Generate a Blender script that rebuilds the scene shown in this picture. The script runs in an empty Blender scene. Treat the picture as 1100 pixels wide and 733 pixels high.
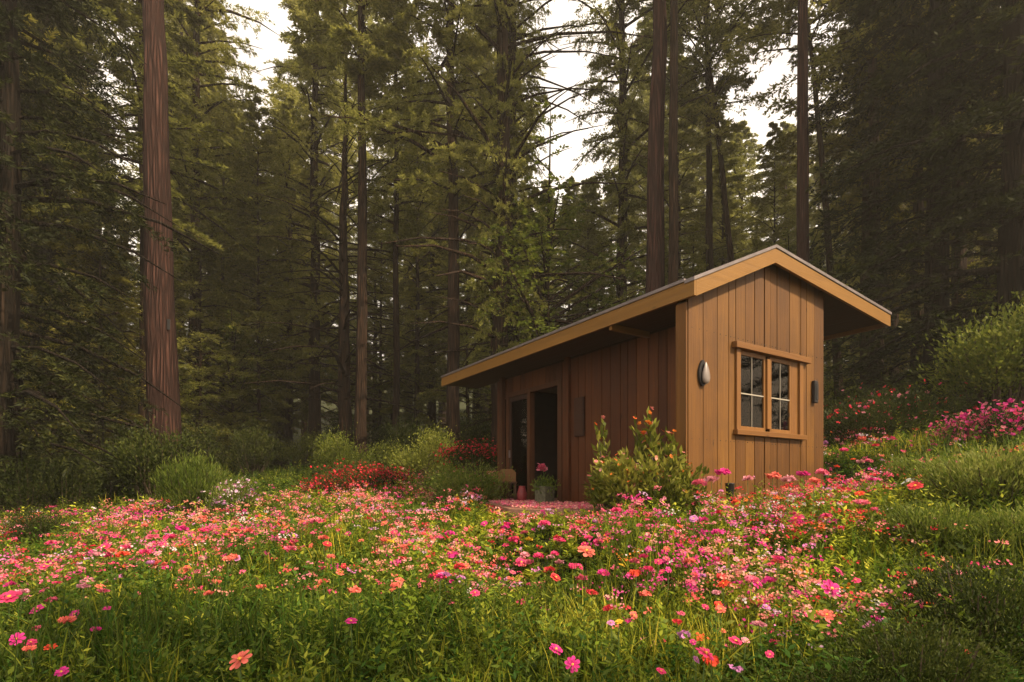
import bpy, math
import numpy as np
from mathutils import Vector

# ------------------------------------------------------------------ camera, light, exposure
S = bpy.context.scene
C = S.collection
PI = math.pi
F = 570.0                      # focal length in pixels of an 1100 pixel wide picture
HX, HY = 550.0, 520.0          # where the level line of sight meets the picture
EYE = 1.55
cam = bpy.data.cameras.new('camera')
cam.sensor_width = 36.0
cam.lens = F / 1100.0 * 36.0
cam.shift_y = (HY - 366.5) / 1100.0
cam.clip_end = 2000.0
cam.clip_start = 0.05
co = bpy.data.objects.new('camera', cam)
C.objects.link(co)
co.location = (0, 0, EYE)
co.rotation_euler = (PI / 2, 0, 0)
S.camera = co

SUN_AZ = math.radians(-32)     # angle of the sun's ground direction from +X (towards -Y: behind the camera, to the right)
SUN_EL = math.radians(43)
sdir = Vector((math.cos(SUN_AZ) * math.cos(SUN_EL), math.sin(SUN_AZ) * math.cos(SUN_EL), math.sin(SUN_EL)))
sl = bpy.data.lights.new('sun', 'SUN')
sl.energy = 5.0
sl.angle = math.radians(0.6)
sl.color = (1.0, 0.80, 0.55)
so = bpy.data.objects.new('sun', sl)
C.objects.link(so)
so.location = (20, -10, 40)
so.rotation_euler = sdir.to_track_quat('Z', 'Y').to_euler()

W = bpy.data.worlds.new('World')
S.world = W
W.use_nodes = True
wn = W.node_tree
wn.nodes.clear()
def wnode(t, **k):
    n = wn.nodes.new(t)
    for a, b in k.items():
        setattr(n, a, b)
    return n
sky = wnode('ShaderNodeTexSky', sky_type='NISHITA')
sky.sun_disc = False
sky.sun_elevation = SUN_EL
sky.sun_rotation = math.radians(90) - SUN_AZ
sky.altitude = 200
sky.dust_density = 4.0
tcw = wnode('ShaderNodeTexCoord')
mpw = wnode('ShaderNodeMapping')
mpw.inputs['Scale'].default_value = (1.0, 1.0, 2.2)
nzw = wnode('ShaderNodeTexNoise')
nzw.inputs['Scale'].default_value = 2.6
nzw.inputs['Detail'].default_value = 7
nzw.inputs['Roughness'].default_value = 0.55
crw = wnode('ShaderNodeValToRGB')
crw.color_ramp.elements[0].position = 0.22
crw.color_ramp.elements[0].color = (0.55, 0.55, 0.55, 1)
crw.color_ramp.elements[1].position = 0.62
crw.color_ramp.elements[1].color = (1, 1, 1, 1)
cl2 = wnode('ShaderNodeTexNoise')
cl2.inputs['Scale'].default_value = 5.0
cl2.inputs['Detail'].default_value = 6
cr2 = wnode('ShaderNodeValToRGB')
cr2.color_ramp.elements[0].position = 0.3
cr2.color_ramp.elements[0].color = (6.3, 5.3, 4.5, 1)
cr2.color_ramp.elements[1].position = 0.7
cr2.color_ramp.elements[1].color = (10.4, 9.4, 8.0, 1)
mxw = wnode('ShaderNodeMix', data_type='RGBA')
bgw = wnode('ShaderNodeBackground')
bgw.inputs['Strength'].default_value = 0.125
oww = wnode('ShaderNodeOutputWorld')
L = wn.links.new
L(tcw.outputs['Generated'], mpw.inputs['Vector'])
L(mpw.outputs['Vector'], nzw.inputs['Vector'])
L(mpw.outputs['Vector'], cl2.inputs['Vector'])
L(nzw.outputs['Fac'], crw.inputs['Fac'])
L(cl2.outputs['Fac'], cr2.inputs['Fac'])
L(crw.outputs['Color'], mxw.inputs['Factor'])
L(sky.outputs['Color'], mxw.inputs['A'])
L(cr2.outputs['Color'], mxw.inputs['B'])
L(mxw.outputs['Result'], bgw.inputs['Color'])
L(bgw.outputs['Background'], oww.inputs['Surface'])

HAZE = 0.0014
S.view_settings.view_transform = 'Standard'
S.view_settings.look = 'None'
S.view_settings.exposure = 0.92
S.view_settings.gamma = 1.0
S.view_settings.use_curve_mapping = False
S.render.engine = 'CYCLES'
S.cycles.max_bounces = 7
S.cycles.diffuse_bounces = 3
S.cycles.glossy_bounces = 2
S.cycles.transmission_bounces = 4
S.cycles.transparent_max_bounces = 6
S.cycles.volume_bounces = 0
S.cycles.use_denoising = True

# ------------------------------------------------------------------ helpers
rng = np.random.default_rng(7)

def mesh_np(name, verts, faces, mats=(), fmat=None, smooth=False, col=None):
    """faces: list of int arrays (n,3) or (n,4)"""
    if not isinstance(faces, (list, tuple)):
        faces = [faces]
    faces = [f for f in faces if len(f)]
    me = bpy.data.meshes.new(name)
    verts = np.asarray(verts, dtype=np.float32)
    nl = sum(f.size for f in faces)
    nf = sum(len(f) for f in faces)
    me.vertices.add(len(verts))
    me.vertices.foreach_set('co', verts.ravel())
    me.loops.add(nl)
    me.loops.foreach_set('vertex_index', np.concatenate([f.ravel() for f in faces]).astype(np.int32))
    me.polygons.add(nf)
    tot = np.concatenate([np.full(len(f), f.shape[1]) for f in faces])
    st = np.concatenate([[0], np.cumsum(tot)[:-1]])
    me.polygons.foreach_set('loop_start', st.astype(np.int32))
    me.polygons.foreach_set('loop_total', tot.astype(np.int32))
    for m in mats:
        me.materials.append(m)
    if fmat is not None:
        me.polygons.foreach_set('material_index', np.asarray(fmat, dtype=np.int32))
    me.polygons.foreach_set('use_smooth', np.full(nf, bool(smooth)))
    if col is not None:
        a = me.color_attributes.new('tint', 'FLOAT_COLOR', 'POINT')
        c4 = np.ones((len(verts), 4), dtype=np.float32)
        c4[:, :3] = col
        a.data.foreach_set('color', c4.ravel())
    me.update(calc_edges=True)
    return me

def link(name, data, parent=None, loc=(0, 0, 0), rz=0.0):
    o = bpy.data.objects.new(name, data)
    C.objects.link(o)
    o.location = loc
    o.rotation_euler = (0, 0, rz)
    if parent is not None:
        o.parent = parent
    return o

def tag(o, label=None, cat=None, group=None, kind=None):
    if label: o['label'] = label
    if cat: o['category'] = cat
    if group: o['group'] = group
    if kind: o['kind'] = kind
    return o

def thing(name, label, cat, loc=(0, 0, 0), rz=0.0, group=None):
    return tag(link(name, None, None, loc, rz), label, cat, group)

class MB:
    """collects boxes, prisms, tubes and lathes into one mesh"""
    def __init__(s):
        s.v, s.f3, s.f4, s.n = [], [], [], 0
        s.big = []
    def add(s, v, f):
        v = np.asarray(v, dtype=float)
        s.v.append(v)
        for q in f:
            q = [i + s.n for i in q]
            (s.f3 if len(q) == 3 else s.f4 if len(q) == 4 else s.big).append(q)
        s.n += len(v)
        return s
    def box(s, x0, x1, y0, y1, z0, z1, top=None):
        """top(x): height of the top edge at x"""
        zt = [z1] * 4 if top is None else [top(x0), top(x1), top(x1), top(x0)]
        v = [(x0, y0, z0), (x1, y0, z0), (x1, y1, z0), (x0, y1, z0),
             (x0, y0, zt[0]), (x1, y0, zt[1]), (x1, y1, zt[2]), (x0, y1, zt[3])]
        return s.add(v, [(0, 3, 2, 1), (4, 5, 6, 7), (0, 1, 5, 4), (1, 2, 6, 5), (2, 3, 7, 6), (3, 0, 4, 7)])
    def prism(s, prof, y0, y1, axis='y'):
        """profile polygon in xz extruded along y"""
        n = len(prof)
        v = [(a, y0, b) for a, b in prof] + [(a, y1, b) for a, b in prof]
        f = [tuple(range(n))[::1], tuple(range(2 * n - 1, n - 1, -1))]
        f += [(i, n + i, n + (i + 1) % n, (i + 1) % n) for i in range(n)]
        return s.add(v, f)
    def poly_up(s, pts, z0, z1):
        n = len(pts)
        v = [(a, b, z0) for a, b in pts] + [(a, b, z1) for a, b in pts]
        f = [tuple(range(n - 1, -1, -1)), tuple(range(n, 2 * n))]
        f += [(i, (i + 1) % n, n + (i + 1) % n, n + i) for i in range(n)]
        return s.add(v, f)
    def tube(s, pts, rad, n=8, caps=True, wob=None):
        pts = np.asarray(pts, dtype=float)
        m = len(pts)
        rad = np.full(m, rad) if np.isscalar(rad) else np.asarray(rad)
        t = np.gradient(pts, axis=0)
        t /= np.linalg.norm(t, axis=1)[:, None] + 1e-9
        ref = np.array([0, 0, 1.0]) if abs(t[0][2]) < 0.8 else np.array([1.0, 0, 0])
        a = np.cross(t, ref); a /= np.linalg.norm(a, axis=1)[:, None] + 1e-9
        b = np.cross(t, a)
        th = np.arange(n) * 2 * PI / n
        rr = rad[:, None] * (np.ones((m, n)) if wob is None else wob)
        v = pts[:, None, :] + rr[..., None] * (np.cos(th)[None, :, None] * a[:, None, :] + np.sin(th)[None, :, None] * b[:, None, :])
        v = v.reshape(-1, 3)
        f = []
        for i in range(m - 1):
            for j in range(n):
                k = (j + 1) % n
                f.append((i * n + j, i * n + k, (i + 1) * n + k, (i + 1) * n + j))
        if caps:
            f.append(tuple(range(n - 1, -1, -1)))
            f.append(tuple((m - 1) * n + j for j in range(n)))
        return s.add(v, f)
    def lathe(s, prof, n=20, cx=0, cy=0, caps=True):
        v = []
        for r, z in prof:
            for j in range(n):
                a = 2 * PI * j / n
                v.append((cx + r * math.cos(a), cy + r * math.sin(a), z))
        f = []
        for i in range(len(prof) - 1):
            for j in range(n):
                k = (j + 1) % n
                f.append((i * n + j, i * n + k, (i + 1) * n + k, (i + 1) * n + j))
        if caps:
            f.append(tuple(range(n - 1, -1, -1)))
            f.append(tuple((len(prof) - 1) * n + j for j in range(n)))
        return s.add(v, f)
    def build(s, name, mat, parent=None, smooth=False, bevel=0.0, loc=(0, 0, 0), rz=0.0):
        me = bpy.data.meshes.new(name)
        v = np.concatenate(s.v)
        me.from_pydata(v.tolist(), [], s.f4 + s.f3 + s.big)
        me.materials.append(mat)
        if smooth:
            me.polygons.foreach_set('use_smooth', [True] * len(me.polygons))
        me.update()
        o = link(name, me, parent, loc, rz)
        if bevel:
            b = o.modifiers.new('edge', 'BEVEL')
            b.width = bevel; b.segments = 2; b.limit_method = 'ANGLE'
        return o

# ------------------------------------------------------------------ materials
class NT:
    def __init__(s, name):
        s.m = bpy.data.materials.new(name)
        s.m.use_nodes = True
        s.t = s.m.node_tree
        s.t.nodes.clear()
        s.out = s.t.nodes.new('ShaderNodeOutputMaterial')
    def n(s, t, inp=None, **k):
        nd = s.t.nodes.new(t)
        for a, b in k.items():
            setattr(nd, a, b)
        for a, b in (inp or {}).items():
            if isinstance(b, bpy.types.NodeSocket):
                s.t.links.new(b, nd.inputs[a])
            else:
                nd.inputs[a].default_value = b
        return nd
    def surf(s, sock):
        s.t.links.new(sock, s.out.inputs['Surface'])
        return s.m
    def ramp(s, fac, stops):
        r = s.n('ShaderNodeValToRGB', {'Fac': fac})
        e = r.color_ramp.elements
        while len(e) < len(stops):
            e.new(0.5)
        for i, (p, c) in enumerate(stops):
            e[i].position = p
            e[i].color = tuple(c) + (1,) if len(c) == 3 else c
        return r.outputs['Color']

def leaf_mat(name, stops, trans=0.35, attr=False, noise=0.25, gloss=0.12, hue=0.0):
    t = NT(name)
    geo = t.n('ShaderNodeNewGeometry')
    oi = t.n('ShaderNodeObjectInfo')
    nz = t.n('ShaderNodeTexNoise', {'Vector': geo.outputs['Position'], 'Scale': noise, 'Detail': 3.0})
    a = t.n('ShaderNodeMath', {0: geo.outputs['Random Per Island'], 1: 0.45}, operation='MULTIPLY')
    b = t.n('ShaderNodeMath', {0: nz.outputs['Fac'], 1: 0.75}, operation='MULTIPLY')
    c = t.n('ShaderNodeMath', {0: a.outputs[0], 1: b.outputs[0]}, operation='ADD')
    d = t.n('ShaderNodeMath', {0: oi.outputs['Random'], 1: 0.22}, operation='MULTIPLY')
    e = t.n('ShaderNodeMath', {0: c.outputs[0], 1: d.outputs[0]}, operation='ADD')
    g = t.n('ShaderNodeMath', {0: e.outputs[0], 1: -0.18}, operation='ADD')
    colr = t.ramp(g.outputs[0], stops)
    if attr:
        at = t.n('ShaderNodeAttribute', attribute_name='tint')
        mx = t.n('ShaderNodeMix', {'Factor': 1.0, 'A': colr, 'B': at.outputs['Color']}, data_type='RGBA', blend_type='MULTIPLY')
        colr = mx.outputs['Result']
    p = t.n('ShaderNodeBsdfPrincipled', {'Base Color': colr, 'Roughness': 0.55})
    p.inputs['Specular IOR Level'].default_value = gloss
    tr = t.n('ShaderNodeBsdfTranslucent', {'Color': colr})
    mix = t.n('ShaderNodeMixShader', {'Fac': trans})
    t.t.links.new(p.outputs[0], mix.inputs[1])
    t.t.links.new(tr.outputs[0], mix.inputs[2])
    return t.surf(mix.outputs[0])

def petal_mat(name):
    t = NT(name)
    at = t.n('ShaderNodeAttribute', attribute_name='tint')
    geo = t.n('ShaderNodeNewGeometry')
    hs = t.n('ShaderNodeHueSaturation', {'Color': at.outputs['Color']})
    m = t.n('ShaderNodeMapRange', {'Value': geo.outputs['Random Per Island'], 'To Min': 0.5, 'To Max': 1.0})
    t.t.links.new(m.outputs[0], hs.inputs['Value'])
    p = t.n('ShaderNodeBsdfPrincipled', {'Base Color': hs.outputs[0], 'Roughness': 0.6})
    p.inputs['Specular IOR Level'].default_value = 0.1
    tr = t.n('ShaderNodeBsdfTranslucent', {'Color': hs.outputs[0]})
    mix = t.n('ShaderNodeMixShader', {'Fac': 0.3})
    t.t.links.new(p.outputs[0], mix.inputs[1])
    t.t.links.new(tr.outputs[0], mix.inputs[2])
    return t.surf(mix.outputs[0])

def bark_mat(name, c0, c1, c2, sc=9.0, bump=0.5):
    t = NT(name)
    tc = t.n('ShaderNodeTexCoord')
    oi = t.n('ShaderNodeObjectInfo')
    off = t.n('ShaderNodeVectorMath', {0: tc.outputs['Object'], 1: oi.outputs['Location']}, operation='ADD')
    mp = t.n('ShaderNodeMapping', {'Vector': off.outputs[0], 'Scale': (sc, sc, sc * 0.07)})
    nz = t.n('ShaderNodeTexNoise', {'Vector': mp.outputs[0], 'Scale': 1.6, 'Detail': 8.0, 'Roughness': 0.65, 'Distortion': 0.6})
    n2 = t.n('ShaderNodeTexNoise', {'Vector': off.outputs[0], 'Scale': 0.7, 'Detail': 4.0})
    wv = t.n('ShaderNodeTexVoronoi', {'Vector': mp.outputs[0], 'Scale': 1.3}, feature='DISTANCE_TO_EDGE')
    a = t.n('ShaderNodeMath', {0: wv.outputs['Distance'], 1: 2.2}, operation='MULTIPLY')
    a.use_clamp = True
    h = t.n('ShaderNodeMath', {0: nz.outputs['Fac'], 1: a.outputs[0]}, operation='MULTIPLY')
    colr = t.ramp(h.outputs[0], [(0.05, c0), (0.38, c1), (0.7, c2)])
    mx = t.n('ShaderNodeMix', {'A': colr, 'B': (*[v * 0.45 for v in c1], 1)}, data_type='RGBA')
    r = t.n('ShaderNodeMapRange', {'Value': n2.outputs['Fac'], 'From Min': 0.5, 'From Max': 0.75})
    t.t.links.new(r.outputs[0], mx.inputs['Factor'])
    bp = t.n('ShaderNodeBump', {'Height': h.outputs[0], 'Strength': bump, 'Distance': 0.12})
    p = t.n('ShaderNodeBsdfPrincipled', {'Base Color': mx.outputs['Result'], 'Roughness': 0.9, 'Normal': bp.outputs[0]})
    p.inputs['Specular IOR Level'].default_value = 0.1
    return t.surf(p.outputs[0])

def wood_mat(name, ca, cb, cc, axis='z', rough=0.55, sc=14.0, stain=0.5, spec=0.3):
    t = NT(name)
    tc = t.n('ShaderNodeTexCoord')
    geo = t.n('ShaderNodeNewGeometry')
    s = {'z': (sc, sc, sc * 0.05), 'x': (sc * 0.05, sc, sc), 'y': (sc, sc * 0.05, sc)}[axis]
    add = t.n('ShaderNodeVectorMath', {0: tc.outputs['Object']}, operation='ADD')
    mul = t.n('ShaderNodeMath', {0: geo.outputs['Random Per Island'], 1: 37.0}, operation='MULTIPLY')
    t.t.links.new(mul.outputs[0], add.inputs[1])
    mp = t.n('ShaderNodeMapping', {'Vector': add.outputs[0], 'Scale': s})
    nz = t.n('ShaderNodeTexNoise', {'Vector': mp.outputs[0], 'Scale': 1.2, 'Detail': 8.0, 'Roughness': 0.6, 'Distortion': 1.2})
    n2 = t.n('ShaderNodeTexNoise', {'Vector': tc.outputs['Object'], 'Scale': 1.1, 'Detail': 6.0, 'Roughness': 0.6})
    a = t.n('ShaderNodeMath', {0: geo.outputs['Random Per Island'], 1: 0.34}, operation='MULTIPLY')
    b = t.n('ShaderNodeMath', {0: nz.outputs['Fac'], 1: 0.75}, operation='MULTIPLY')
    c = t.n('ShaderNodeMath', {0: a.outputs[0], 1: b.outputs[0]}, operation='ADD')
    colr = t.ramp(c.outputs[0], [(0.2, ca), (0.55, cb), (0.95, cc)])
    st = t.n('ShaderNodeMapRange', {'Value': n2.outputs['Fac'], 'From Min': 0.48, 'From Max': 0.8, 'To Max': stain})
    mx = t.n('ShaderNodeMix', {'Factor': st.outputs[0], 'A': colr, 'B': (*[v * 0.6 for v in ca], 1)}, data_type='RGBA')
    mp3 = t.n('ShaderNodeMapping', {'Vector': add.outputs[0], 'Scale': {'z': (3.2, 3.2, 1.1), 'x': (1.1, 3.2, 3.2), 'y': (3.2, 1.1, 3.2)}[axis]})
    vk = t.n('ShaderNodeTexVoronoi', {'Vector': mp3.outputs[0], 'Scale': 1.6})
    kn = t.n('ShaderNodeMapRange', {'Value': vk.outputs['Distance'], 'From Min': 0.03, 'From Max': 0.10, 'To Min': 0.75, 'To Max': 0.0})
    mx2 = t.n('ShaderNodeMix', {'Factor': kn.outputs[0], 'A': mx.outputs['Result'], 'B': (*[v * 0.3 for v in ca], 1)}, data_type='RGBA')
    mx = mx2
    bp = t.n('ShaderNodeBump', {'Height': nz.outputs['Fac'], 'Strength': 0.45, 'Distance': 0.012})
    rg = t.n('ShaderNodeMapRange', {'Value': nz.outputs['Fac'], 'To Min': rough - 0.1, 'To Max': rough + 0.2})
    p = t.n('ShaderNodeBsdfPrincipled', {'Base Color': mx.outputs['Result'], 'Normal': bp.outputs[0], 'Roughness': rg.outputs[0]})
    p.inputs['Specular IOR Level'].default_value = spec
    return t.surf(p.outputs[0])

def plain_mat(name, colr, rough=0.6, var=0.3, metal=0.0, sc=6.0, trans=0.0):
    t = NT(name)
    tc = t.n('ShaderNodeTexCoord')
    nz = t.n('ShaderNodeTexNoise', {'Vector': tc.outputs['Object'], 'Scale': sc, 'Detail': 6.0})
    cc = t.ramp(nz.outputs['Fac'], [(0.3, [v * (1 - var) for v in colr]), (0.7, [min(1, v * (1 + var * 0.6)) for v in colr])])
    p = t.n('ShaderNodeBsdfPrincipled', {'Base Color': cc, 'Roughness': rough, 'Metallic': metal})
    if trans:
        tr = t.n('ShaderNodeBsdfTranslucent', {'Color': cc})
        mix = t.n('ShaderNodeMixShader', {'Fac': trans})
        t.t.links.new(p.outputs[0], mix.inputs[1])
        t.t.links.new(tr.outputs[0], mix.inputs[2])
        return t.surf(mix.outputs[0])
    return t.surf(p.outputs[0])

def glass_mat():
    t = NT('window_glass')
    tc = t.n('ShaderNodeTexCoord')
    nz = t.n('ShaderNodeTexNoise', {'Vector': tc.outputs['Object'], 'Scale': 1.5})
    bp = t.n('ShaderNodeBump', {'Height': nz.outputs['Fac'], 'Strength': 0.06, 'Distance': 0.05})
    g = t.n('ShaderNodeBsdfGlossy', {'Color': (0.6, 0.52, 0.42, 1), 'Roughness': 0.02, 'Normal': bp.outputs[0]})
    tr = t.n('ShaderNodeBsdfTransparent', {'Color': (0.85, 0.88, 0.85, 1)})
    fr = t.n('ShaderNodeFresnel', {'IOR': 1.4})
    mix = t.n('ShaderNodeMixShader', {'Fac': fr.outputs[0]})
    t.t.links.new(tr.outputs[0], mix.inputs[1])
    t.t.links.new(g.outputs[0], mix.inputs[2])
    return t.surf(mix.outputs[0])

def soil_mat():
    t = NT('forest_soil')
    geo = t.n('ShaderNodeNewGeometry')
    nz = t.n('ShaderNodeTexNoise', {'Vector': geo.outputs['Position'], 'Scale': 1.2, 'Detail': 10.0, 'Roughness': 0.7})
    n2 = t.n('ShaderNodeTexNoise', {'Vector': geo.outputs['Position'], 'Scale': 14.0, 'Detail': 8.0, 'Roughness': 0.7})
    a = t.n('ShaderNodeMath', {0: nz.outputs['Fac'], 1: 0.6}, operation='MULTIPLY')
    b = t.n('ShaderNodeMath', {0: n2.outputs['Fac'], 1: 0.4}, operation='MULTIPLY')
    c = t.n('ShaderNodeMath', {0: a.outputs[0], 1: b.outputs[0]}, operation='ADD')
    cc = t.ramp(c.outputs[0], [(0.35, (0.018, 0.013, 0.008)), (0.5, (0.03, 0.035, 0.012)), (0.66, (0.07, 0.075, 0.022))])
    bp = t.n('ShaderNodeBump', {'Height': c.outputs[0], 'Strength': 1.0, 'Distance': 0.15})
    p = t.n('ShaderNodeBsdfPrincipled', {'Base Color': cc, 'Roughness': 0.95, 'Normal': bp.outputs[0]})
    p.inputs['Specular IOR Level'].default_value = 0.05
    return t.surf(p.outputs[0])

M = {}
M['soil'] = soil_mat()
M['conifer'] = leaf_mat('conifer_leaves', [(0.15, (0.05, 0.052, 0.009)), (0.45, (0.14, 0.138, 0.024)), (0.8, (0.30, 0.262, 0.05))], 0.45)
M['glow_tint'] = leaf_mat('glow_tinted_conifer_leaves', [(0.15, (0.078, 0.088, 0.018)), (0.45, (0.19, 0.197, 0.040)), (0.8, (0.38, 0.36, 0.095))], 0.5)  # brighter copy of the conifer green: backlit glow painted into the leaf colour
M['bright'] = leaf_mat('broad_leaves', [(0.15, (0.05, 0.075, 0.010)), (0.5, (0.12, 0.15, 0.02)), (0.85, (0.24, 0.25, 0.045))], 0.4, noise=0.5)
M['shade_fir'] = leaf_mat('shade_darkened_fir_leaves', [(0.15, (0.008, 0.012, 0.003)), (0.5, (0.022, 0.028, 0.006)), (0.85, (0.06, 0.064, 0.012))], 0.25)  # fir green darkened further to stand in for shade at the wood's sides
M['shrub'] = leaf_mat('shrub_leaves', [(0.15, (0.012, 0.02, 0.004)), (0.5, (0.034, 0.048, 0.008)), (0.85, (0.085, 0.098, 0.018))], 0.3, noise=1.5)
M['lime'] = leaf_mat('lime_leaves', [(0.15, (0.04, 0.07, 0.010)), (0.5, (0.11, 0.15, 0.02)), (0.85, (0.24, 0.25, 0.06))], 0.4, noise=1.5)
M['yellowgreen'] = leaf_mat('yellow_green_leaves', [(0.15, (0.045, 0.06, 0.008)), (0.5, (0.14, 0.16, 0.02)), (0.85, (0.34, 0.32, 0.06))], 0.4, noise=1.5)
M['grass'] = leaf_mat('grass_blades', [(0.1, (0.025, 0.045, 0.007)), (0.5, (0.075, 0.12, 0.013)), (0.85, (0.19, 0.22, 0.035))], 0.4, attr=True, noise=1.2)
M['petal'] = petal_mat('petals')
M['redwood'] = bark_mat('redwood_bark', (0.02, 0.010, 0.008), (0.072, 0.034, 0.026), (0.15, 0.075, 0.057), 7.0, 0.9)
M['bark'] = bark_mat('conifer_bark', (0.014, 0.009, 0.006), (0.055, 0.03, 0.018), (0.12, 0.068, 0.04), 9.0, 0.8)
M['shade_bark'] = bark_mat('shade_darkened_bark', (0.008, 0.006, 0.004), (0.026, 0.017, 0.011), (0.06, 0.038, 0.025), 9.0, 0.8)  # conifer bark darkened in colour in place of shade on the side trees
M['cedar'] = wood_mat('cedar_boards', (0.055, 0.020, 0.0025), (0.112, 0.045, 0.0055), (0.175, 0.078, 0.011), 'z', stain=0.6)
M['shaded_redcedar'] = wood_mat('shaded_red_cedar_boards', (0.036, 0.010, 0.0025), (0.08, 0.024, 0.005), (0.14, 0.047, 0.010), 'z')  # same cedar as the end wall, reddened, its shade darkened into the colour
M['backing'] = plain_mat('dark_backing', (0.03, 0.014, 0.006), 0.9)
M['fascia'] = wood_mat('ochre_fascia', (0.13, 0.060, 0.009), (0.19, 0.090, 0.014), (0.25, 0.125, 0.024), 'x', 0.5, 8.0, 0.25)
M['frame'] = wood_mat('window_wood', (0.10, 0.040, 0.008), (0.165, 0.070, 0.014), (0.24, 0.11, 0.026), 'z', 0.45, 14, 0.2)
M['frameh'] = wood_mat('window_wood_level', (0.10, 0.040, 0.008), (0.165, 0.070, 0.014), (0.24, 0.11, 0.026), 'x', 0.45, 14, 0.2)
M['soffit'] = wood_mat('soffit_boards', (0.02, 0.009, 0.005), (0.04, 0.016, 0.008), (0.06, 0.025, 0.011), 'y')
M['post'] = wood_mat('post_wood', (0.035, 0.012, 0.004), (0.07, 0.026, 0.009), (0.12, 0.048, 0.017), 'z')
M['roof'] = plain_mat('roof_felt', (0.10, 0.085, 0.08), 0.85)
M['flash'] = plain_mat('roof_edge_metal', (0.17, 0.14, 0.135), 0.45, 0.25, 0.3)
M['glass'] = glass_mat()
M['white'] = plain_mat('white_paint', (0.34, 0.30, 0.24), 0.5, 0.1)
M['cloth'] = plain_mat('curtain_cloth', (0.55, 0.47, 0.38), 0.9, 0.15, trans=0.3)
M['dark'] = plain_mat('dark_iron', (0.02, 0.018, 0.018), 0.5, 0.3, 0.4)
M['shell'] = plain_mat('frosted_shade', (0.2, 0.165, 0.145), 0.35, 0.15)
M['room'] = plain_mat('room_plaster', (0.16, 0.10, 0.06), 0.9, 0.2)
M['terrace'] = wood_mat('terrace_boards', (0.14, 0.06, 0.04), (0.24, 0.12, 0.08), (0.34, 0.19, 0.13), 'x')
M['clay'] = plain_mat('red_clay', (0.20, 0.02, 0.022), 0.6)
M['stone'] = plain_mat('mossy_stone', (0.085, 0.08, 0.045), 0.9, 0.5, sc=18)
M['stem'] = plain_mat('green_stem', (0.06, 0.10, 0.02), 0.7)
M['twig'] = plain_mat('brown_twig', (0.06, 0.04, 0.02), 0.9)
M['yellow'] = plain_mat('flower_eye', (0.65, 0.36, 0.03), 0.8)
M['paper'] = plain_mat('pale_plastic', (0.75, 0.75, 0.72), 0.5, 0.08)
M['greyleaf'] = plain_mat('blue_grey_leaf', (0.28, 0.34, 0.40), 0.5, 0.2)

# ------------------------------------------------------------------ terrain
CU = np.array([-0.539, 0.842])   # into the picture along the long side of the cabin
CV = np.array([0.842, 0.539])    # along its end wall
CO = np.array([2.296, 7.0])
FLOOR = 1.20
def sstep(a, b, x):
    t = np.clip((np.asarray(x, dtype=float) - a) / (b - a), 0, 1)
    return t * t * (3 - 2 * t)
def ground(x, y):
    x = np.asarray(x, dtype=float); y = np.asarray(y, dtype=float)
    z = 0.1 * (y - 2.0)
    z = np.where(y < 2, 0.03 * (y - 2), z)
    z = np.where(y > 20, 1.8 + 0.13 * (y - 20), z)
    z = np.where(y > 60, 7.0 + 0.25 * (y - 60), z)
    k = sstep(1.0, 6.0, y)
    right = 0.62 * sstep(0.3, 4.2, x) + 0.17 * np.clip(x - 3.6, 0, 9)
    left = -0.045 * np.clip(-x - 3, 0, 14)
    z = z + k * (right + left)
    z = z + 0.05 * np.sin(x * 0.9 + 1.3) * np.sin(y * 0.7) + 0.025 * np.sin(x * 2.3) * np.cos(y * 1.9 + x)
    # level pad of the cabin
    rx, ry = x - CO[0], y - CO[1]
    lx = rx * CV[0] + ry * CV[1]
    ly = rx * CU[0] + ry * CU[1]
    dx = np.maximum(np.maximum(-1.3 - lx + 0.3 * np.clip(ly - 2, 0, 4), lx - 3.5), 0)
    dy = np.maximum(np.maximum(-0.2 - ly, ly - 6.8), 0)
    w = 1 - sstep(0.0, 1.7, np.hypot(dx, dy))
    return z * (1 - w) + np.minimum(1.06, np.maximum(z, 0.98)) * w
def at(px, Y, dz=0.0):
    x = (px - HX) / F * Y
    return (x, Y, float(ground(x, Y)) + dz)

def build_ground():
    xs = np.concatenate([np.linspace(-260, -30, 24)[:-1], np.linspace(-30, -12, 37)[:-1], np.linspace(-12, 12, 121)[:-1],
                         np.linspace(12, 30, 37)[:-1], np.linspace(30, 260, 24)])
    ys = np.concatenate([np.linspace(-60, -4, 10)[:-1], np.linspace(-4, 22, 131)[:-1], np.linspace(22, 60, 50)[:-1], np.linspace(60, 300, 30)])
    X, Y = np.meshgrid(xs, ys)
    Z = ground(X, Y)
    v = np.stack([X, Y, Z], -1).reshape(-1, 3)
    nx, ny = len(xs), len(ys)
    i = (np.arange(ny - 1)[:, None] * nx + np.arange(nx - 1)[None, :]).ravel()
    f = np.stack([i, i + 1, i + nx + 1, i + nx], -1)
    o = link('ground', mesh_np('ground', v, f, [M['soil']], smooth=True))
    tag(o, kind='structure')
build_ground()

def build_haze():
    t = NT('haze_air')
    v = t.n('ShaderNodeVolumePrincipled', {'Color': (1.0, 0.93, 0.8, 1), 'Density': HAZE, 'Anisotropy': 0.3})
    t.t.links.new(v.outputs[0], t.out.inputs['Volume'])
    o = MB().box(-270, 270, -70, 310, -12, 90).build('haze', t.m)
    tag(o, kind='stuff')
if HAZE > 0:
    build_haze()

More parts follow.
